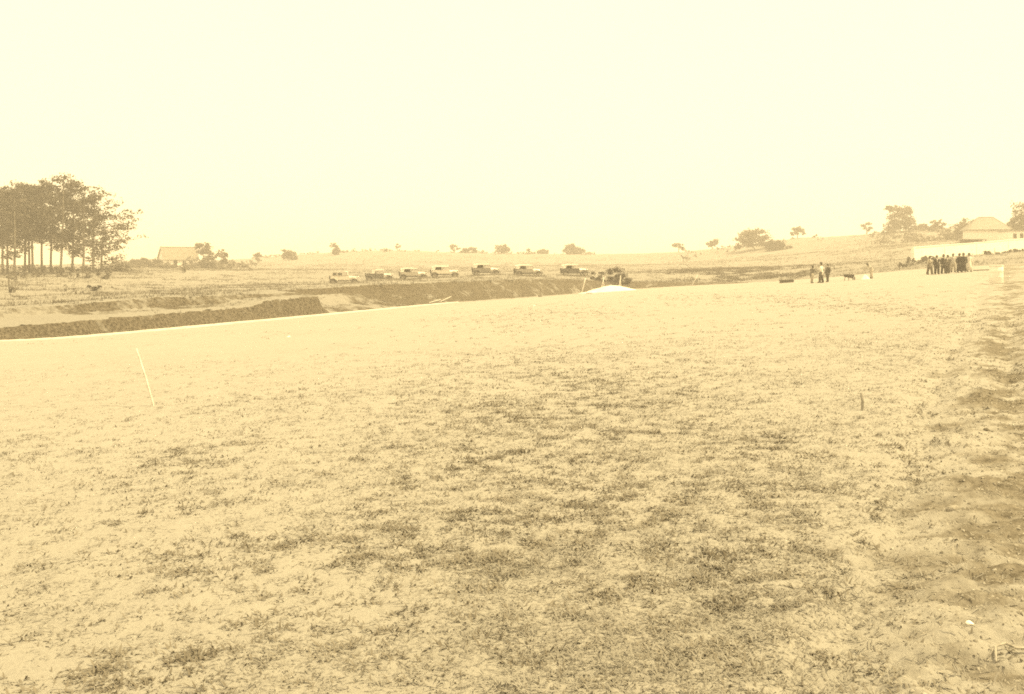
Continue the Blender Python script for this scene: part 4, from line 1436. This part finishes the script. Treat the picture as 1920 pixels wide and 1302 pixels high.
# the long group before the white wall, left to right
person('person in pale jacket and dark hat, leftmost before the white wall', 1743, 88, R(-60), .30, .12, .05, .7, arms='fold', H=1.68, stride=.16)
person('person in a plain dark suit and hat standing alone, second from left before the wall', 1756.5, 87, R(-100), .035, .03, .05, .7, arms='hip', H=1.70)
person('person in a black coat, left of the close pair before the wall', 1769, 88, R(-70), .04, .05, .05, .6, arms='down', H=1.74)
person('person in a grey suit, right of the close pair before the wall', 1777, 87, R(-120), .10, .08, .05, .6, arms='fold', H=1.66, stride=.2)
person('person in light suit between the grey suited person and the black robes', 1787, 90, R(-90), .36, .30, .08, .7, arms='down', H=1.74, jk=.1)
person('person in an ankle length black robe, left one of two', 1799, 88, R(-80), .03, .03, .05, robe=True, H=1.74)
person('person in an ankle length black robe, right one of two', 1806.5, 87.5, R(-110), .03, .03, .05, robe=True, H=1.76)
person('person in a long white dress and dark hat, rightmost of the long group', 1817, 88.5, R(-90), .60, .5, .06, dress=True, H=1.70, jk=.05)

# ------------------------------------------------------------------ horse
def horse():
    Y = 285; x = wx(1284, Y); z = hill_z(x, Y)
    rt = empty('horse', (x, Y, z - .05), R(176))
    tag(rt, 'dark horse standing with raised head on the far pasture', 'horse')
    J = {'pelvis': (-.62, 0, 1.28, .27), 'back': (-.15, 0, 1.22, .28), 'chest': (.45, 0, 1.24, .29), 'neck1': (.80, 0, 1.52, .18), 'neck2': (1.02, 0, 1.82, .13), 'poll': (1.10, 0, 2.0, .11), 'face': (1.32, 0, 1.84, .085), 'muzzle': (1.52, 0, 1.68, .065),
         'earl': (1.07, .06, 2.13, .03), 'earr': (1.07, -.06, 2.13, .03), 'tail1': (-.90, 0, 1.25, .06), 'tail2': (-1.02, 0, .95, .06), 'tail3': (-1.04, 0, .62, .03)}
    E = [('pelvis', 'back'), ('back', 'chest'), ('chest', 'neck1'), ('neck1', 'neck2'), ('neck2', 'poll'), ('poll', 'face'), ('face', 'muzzle'), ('poll', 'earl'), ('poll', 'earr'), ('pelvis', 'tail1'), ('tail1', 'tail2'), ('tail2', 'tail3')]
    for s, n_ in ((1, 'l'), (-1, 'r')):
        J.update({n_ + 'sh': (.50, s * .16, 1.0, .13), n_ + 'elb': (.48, s * .17, .78, .09), n_ + 'kne': (.50 + s * .06, s * .17, .46, .06), n_ + 'fet': (.50 + s * .06, s * .17, .16, .045), n_ + 'hof': (.54 + s * .06, s * .17, .05, .06),
                  n_ + 'hip': (-.62, s * .17, 1.0, .17), n_ + 'sti': (-.48, s * .18, .82, .12), n_ + 'hock': (-.80 - s * .07, s * .17, .52, .06), n_ + 'hfe': (-.76 - s * .07, s * .17, .16, .045), n_ + 'hho': (-.72 - s * .07, s * .17, .05, .06)})
        E += [('chest', n_ + 'sh'), (n_ + 'sh', n_ + 'elb'), (n_ + 'elb', n_ + 'kne'), (n_ + 'kne', n_ + 'fet'), (n_ + 'fet', n_ + 'hof'),
              ('pelvis', n_ + 'hip'), (n_ + 'hip', n_ + 'sti'), (n_ + 'sti', n_ + 'hock'), (n_ + 'hock', n_ + 'hfe'), (n_ + 'hfe', n_ + 'hho')]
    skin_body('body', J, E, mat('horse_coat', S(.03, .6), S(.05, .6), scale=3, rough=.6), rt)
    MB().tube([(1.08, 0, 2.06), (.98, 0, 1.98), (.82, 0, 1.74), (.66, 0, 1.55)], [.03, .06, .07, .04], 6).build('mane', M_HAIR, rt, True)


horse()

# ------------------------------------------------------------------ heaps, stakes, timber
def heap(name, label, cat, x, y, prof_r, h, m, zf, seed, ry=.6, lumps=.06, kind=None):
    n, rings = 48, 16
    r_ = np.random.default_rng(seed)
    a = np.linspace(0, 2 * np.pi, n, endpoint=False)
    V, Fc = [], []
    for i in range(rings + 1):
        t = i / rings
        for k_, aa in enumerate(a):
            rad = t * (1 + .16 * math.sin(2 * aa + seed) + .10 * math.sin(5 * aa + seed * 2))
            X, Y = prof_r * rad * math.cos(aa), prof_r * ry * rad * math.sin(aa)
            hh = h * (max(0, 1 - t) ** 1.15 * (1 - .25 * (1 - t) ** 3)) + (fbm(np.array([X * 1.7 + seed]), np.array([Y * 1.7]), 4, seed)[0] * lumps * 6 * h * t * (1 - t) * 1.6)
            V.append((X, Y, hh + float(zf(x + X, y + Y)) - float(zf(x, y)) - (.05 if i == rings else 0)))
    for i in range(rings):
        for k_ in range(n):
            k2 = (k_ + 1) % n
            Fc.append((i * n + k_, i * n + k2, (i + 1) * n + k2, (i + 1) * n + k_))
    o = raw(name, V, Fc, m, None, True)
    o.location = (x, y, float(zf(x, y)) + .01)
    tag(o, label, cat)
    return o


M_LIME = mat('white_lime', S(.74), S(.86), scale=3, bump=.3)
hx0, hy0 = foot_at(1132, -1.6)
heap('sand_heap', 'broad white sand heap before the brush and stakes', 'heap', hx0, hy0, 3.3, 1.0, M_LIME, field_z, 3, ry=.7)
heap('sand_heap', 'low white spill of sand left of the big heap', 'heap', hx0 - 2.6, hy0 - .6, 1.9, .24, M_LIME, field_z, 5, ry=.6)
heap('white_spot_heap', 'small white heap put in for a bright spot at the feet of the stooping person', 'heap', wx(1622, 88), 88, .42, .55, M_LIME, field_z, 7, ry=.9)  # heap put in where there is only a blurred white spot


def brush():
    Y = 124.5; x = wx(1146, Y)
    z = hill_z(x, Y)
    rt = empty('brush_heap', (x, Y, z - .5))
    tag(rt, 'dark heap of cut brush behind the white sand heap', 'brush heap')
    k = Y / F
    lob = [(-24 * k, .3, 1.1, 1.3, .8, .75), (-8 * k, .4, 1.2, 1.3, .9, .9), (8 * k, .3, 1.5, 1.5, 1.0, 1.0), (20 * k, .1, .9, 1.2, .8, .9), (30 * k, 0, .4, .8, .7, .5), (2 * k, 0, .6, 2.0, 1.0, .7)]
    p = clumps(lob, 60, 91, .3)
    V, Fc = leaf_quads(p, np.full(len(p), .10), .1, 91)
    raw('foliage', V, Fc, M_DARKSHRUB, rt)
    for i in range(16):
        r_ = random.Random(900 + i)
        a = Vector((r_.uniform(-2.2, 2.0), r_.uniform(-.8, .3), r_.uniform(.0, .8)))
        b = a + Vector((r_.uniform(-1, 1), r_.uniform(-.3, .3), r_.uniform(.5, 1.3)))
        MB().tube([a, (a + b) / 2 + Vector((.08, 0, .05)), b], [.05, .035, .015], 6).build('branch', M_BARK, rt, True)


brush()


def stake(label, px, py, Y, px2, py2, rad=.05, zf=field_z, m=None, group='pale stakes and posts', dy=0.0, name='stake'):
    x, z = wx(px, Y), float(zf(wx(px, Y), Y))
    k = Y / F
    dx, dz = (px2 - px) * k, (py - py2) * k
    bent = Vector((dx * .5 + .01, dy * .5, dz * .5))
    o = MB().tube([(-dx * .06, 0, -.12), (0, 0, 0), bent, (dx, dy, dz)], [rad, rad, rad * .95, rad * .85], 8).build(name, m or M_PALEWOOD, None, True)
    o.location = (x, Y, z)
    tag(o, label, 'stake', group)
    return o


Ys = float(hy0)
stake('tall pale stake leaning right at the left end of the sand heap', 1090, 547, Ys - .6, 1098, 518, .075)
stake('leaning pale stake of the middle pair on the sand heap', 1126, 538, Ys + 1.5, 1132, 511, .06)
stake('upright pale stake of the middle pair on the sand heap', 1133, 538, Ys + 1.6, 1131, 511, .05)
stake('leaning pale stake of the right pair behind the sand heap', 1159, 541, Ys + 1.2, 1164, 513, .06)
stake('upright pale stake of the right pair behind the sand heap', 1164, 541, Ys + 1.3, 1163, 513, .05)
stake('lone pale stake leaning right before the shallow end of the cutting', 1297, 536, 122.5, 1308, 516, .06)
xs, ys = ray_field(288, 762)
stake('long pale stick leaning left alone in the near field', 288, 762, float(ys), 243, 658, .016, dy=.25)
xs, ys = ray_field(1617, 768)
stake('short weathered peg standing in the turf left of the track', 1617, 768, float(ys), 1615, 735, .018, m=mat('grey_wood', S(.27, .2), S(.35, .1), scale=6, bump=.3))
for px, Y, h, lb in ((1343, 190, 22, 'pale fence post standing in the dark scrub'), (1824, 108, 24, 'pale post right of the person in white'), (1865, 120, 22, 'pale post at the foot of the wall shrubs')):
    xx_ = wx(px, Y)
    stake(lb, px, 500, Y, px, 500 - h, .08, zf=hill_z if Y > 112 else field_z, name='fence_post')


def board(name, label, px, py, Y, dims, rz, ry, m, zf=field_z, lift=.0, cat='board'):
    x = wx(px, Y)
    o = MB().box((0, 0, 0), dims).build(name, m, None, bevel=.01)
    o.location = (x, Y, float(zf(x, Y)) + lift)
    o.rotation_euler = (0, ry, rz)
    tag(o, label, cat, 'loose timber on the field')
    return o


M_DARKWOOD = mat('dark_wood', S(.04, .6), S(.08, .6), scale=5, bump=.3)
bx_, by_ = foot_at(836, .2)
board('plank', 'pale plank leaning on the cutting, right of two', HX + F * bx_ / by_, 565, by_, (1.5, .34, .06), R(20), R(-24), M_PALEWOOD, lift=.34)
bx_, by_ = foot_at(812, -.1)
board('plank', 'short wide pale board propped on the cutting, left of two', HX + F * bx_ / by_, 565, by_, (1.2, .7, .05), R(10), R(-16), M_PALEWOOD, lift=.28)
board('timber_beam', 'dark squared beam lying left of the group of three people', 1475, 523, 100, (1.5, .32, .34), R(8), R(-3), M_DARKWOOD, lift=.15, cat='beam')
board('plank', 'long dark plank lying right of the person in white', 1840, 507, 89, (1.7, .16, .08), R(12), R(-2), M_DARKWOOD, lift=.06)
board('plank', 'short dark board lying before the low white spill', 1105, 552, float(hy0) - 4.0, (.75, .2, .07), 0, 0, M_DARKWOOD, lift=.04)


def rock(label, px, py, r, m, seed, dist=None, zf=field_z, sq=.62, cat='stone', grp='stones on the field'):
    if dist is None:
        x, y = ray_field(px, py); x, y = float(x), float(y)
    else:
        y = dist; x = wx(px, y)
    bm = bmesh.new()
    bmesh.ops.create_icosphere(bm, subdivisions=3, radius=1)
    rs = random.Random(seed)
    cuts = [(Vector((rs.gauss(0, 1), rs.gauss(0, 1), rs.gauss(0, 1))).normalized(), rs.uniform(.55, .85)) for _ in range(9)]
    for v in bm.verts:
        for n_, d_ in cuts:
            e_ = v.co.dot(n_) - d_
            if e_ > 0: v.co -= n_ * e_
        v.co.z *= sq
        v.co *= r
    me = bpy.data.meshes.new('stone'); bm.to_mesh(me); bm.free()
    me.materials.append(m)
    o = bpy.data.objects.new('stone', me); COL.objects.link(o)
    o.location = (x, y, float(zf(x, y)) + r * sq * .35)
    o.rotation_euler = (0, 0, rs.uniform(0, 6))
    tag(o, label, cat, grp)


M_STONE = mat('field_stone', S(.26, .2), S(.38, .2), scale=9, bump=.5)
M_CLOD = mat('earth_clod', S(.11, .6), S(.18, .5), scale=12, bump=.6)
rock('dark stone at the foot of the cutting below the sixth car', 1013, 557, .24, M_CLOD, 1)
rock('angular white stone leaning at the foot of the cutting', 998, 556, .32, M_LIME, 2, sq=.9)
rock('pale stone embedded at the edge of the track', 1787, 940, .055, M_STONE, 3)
rock('small white stone on the dirt of the track', 1818, 1168, .022, M_LIME, 4)
rock('dark clod at the right edge of the track', 1850, 800, .04, M_CLOD, 5)
rock('small white stone lying on the grass below the cutting', 1001, 574, .10, M_LIME, 8)
rock('white stone on the open field below the cutting at left', 541, 632, .07, M_LIME, 9)


def root_stick():
    pts = []
    for px, py, up in ((1852, 1222, .004), (1866, 1212, .02), (1885, 1212, .03), (1905, 1200, .035), (1935, 1192, .02), (1960, 1196, .01)):
        x, y = ray_field(px, py)
        pts.append((float(x), float(y), float(field_z(x, y)) + up))
    o0 = Vector(pts[0])
    mb = MB().tube([tuple(Vector(p) - o0) for p in pts], [.003, .005, .006, .006, .006, .004], 8)
    x, y = ray_field(1868, 1232)
    mb.tube([tuple(Vector(pts[1]) - o0), tuple(Vector((float(x), float(y), float(field_z(x, y)) + .006)) - o0)], [.007, .003], 6)
    o = mb.build('dry_root', mat('root_bark', S(.33, .2), S(.46, .1), scale=20, bump=.4), None, True)
    o.location = o0
    tag(o, 'pale forked root lying on the dirt at the lower right', 'root')


root_stick()


def wheelbarrow():
    Y = 88; x = wx(1592, Y)
    rt = empty('wheelbarrow', (x, Y, float(field_z(x, Y))), R(28))
    tag(rt, 'dark wheelbarrow standing between the three people and the white heap', 'wheelbarrow')
    k = M_DARKWOOD
    MB().add([(-.30, -.24, .30), (.30, -.20, .30), (.30, .20, .30), (-.30, .24, .30), (-.42, -.34, .58), (.42, -.30, .52), (.42, .30, .52), (-.42, .34, .58)],
             [(0, 1, 2, 3), (0, 4, 5, 1), (1, 5, 6, 2), (2, 6, 7, 3), (3, 7, 4, 0)]).build('tray', k, rt)
    for s in (-1, 1):
        MB().tube([(.62, s * .06, .20), (.1, s * .2, .28), (-.85, s * .30, .50)], .028, 6).build('handle', k, rt)
        MB().tube([(-.28, s * .22, .32), (-.34, s * .24, .0)], .028, 6).build('leg', k, rt)
    wl = empty('wheel', (.62, 0, .20)); wl.parent = rt
    V, Fc = [], []
    for i in range(16):
        a = 2 * math.pi * i / 16
        for j in range(6):
            b2 = 2 * math.pi * j / 6
            rr_ = .17 + .03 * math.cos(b2)
            V.append((rr_ * math.cos(a), .03 * math.sin(b2), rr_ * math.sin(a)))
    for i in range(16):
        for j in range(6):
            Fc.append((i * 6 + j, i * 6 + (j + 1) % 6, ((i + 1) % 16) * 6 + (j + 1) % 6, ((i + 1) % 16) * 6 + j))
    MB().add(V, Fc).build('tyre', M_TYRE, wl, True)
    sp = MB()
    for i in range(3):
        a = math.pi * i / 3
        sp.tube([(-.15 * math.cos(a), 0, -.15 * math.sin(a)), (.15 * math.cos(a), 0, .15 * math.sin(a))], .015, 5)
    sp.tube([(0, -.08, 0), (0, .08, 0)], .03, 8)
    sp.build('spokes', k, wl)


wheelbarrow()


def drum():  # drum shape put in for a bright mark of unclear origin
    Y = 50; x = wx(1868, Y)
    rt = empty('white_drum', (x, Y, float(field_z(x, Y)) - .02))
    rt.scale = (1.15, 1.15, 1.05)
    tag(rt, 'white drum put in for an unclear bright mark on the rough ground at right', 'drum')
    MB().loft([(0, 0, 0, .29, .29), (0, 0, .03, .30, .30), (0, 0, .30, .295, .295), (0, 0, .32, .30, .30), (0, 0, .34, .295, .295), (0, 0, .60, .295, .295), (0, 0, .62, .30, .30), (0, 0, .64, .295, .295), (0, 0, .90, .30, .30)], 24).build('shell', M_LIME, rt, True)
    MB().loft([(0, 0, .885, .315, .315), (0, 0, .925, .315, .315), (0, 0, .93, .29, .29), (0, 0, .90, .28, .28)], 24).build('rim', M_LIME, rt)
    MB().loft([(0, 0, .902, .28, .28), (0, 0, .912, .28, .28)], 24).build('lid', M_LIME, rt)


drum()
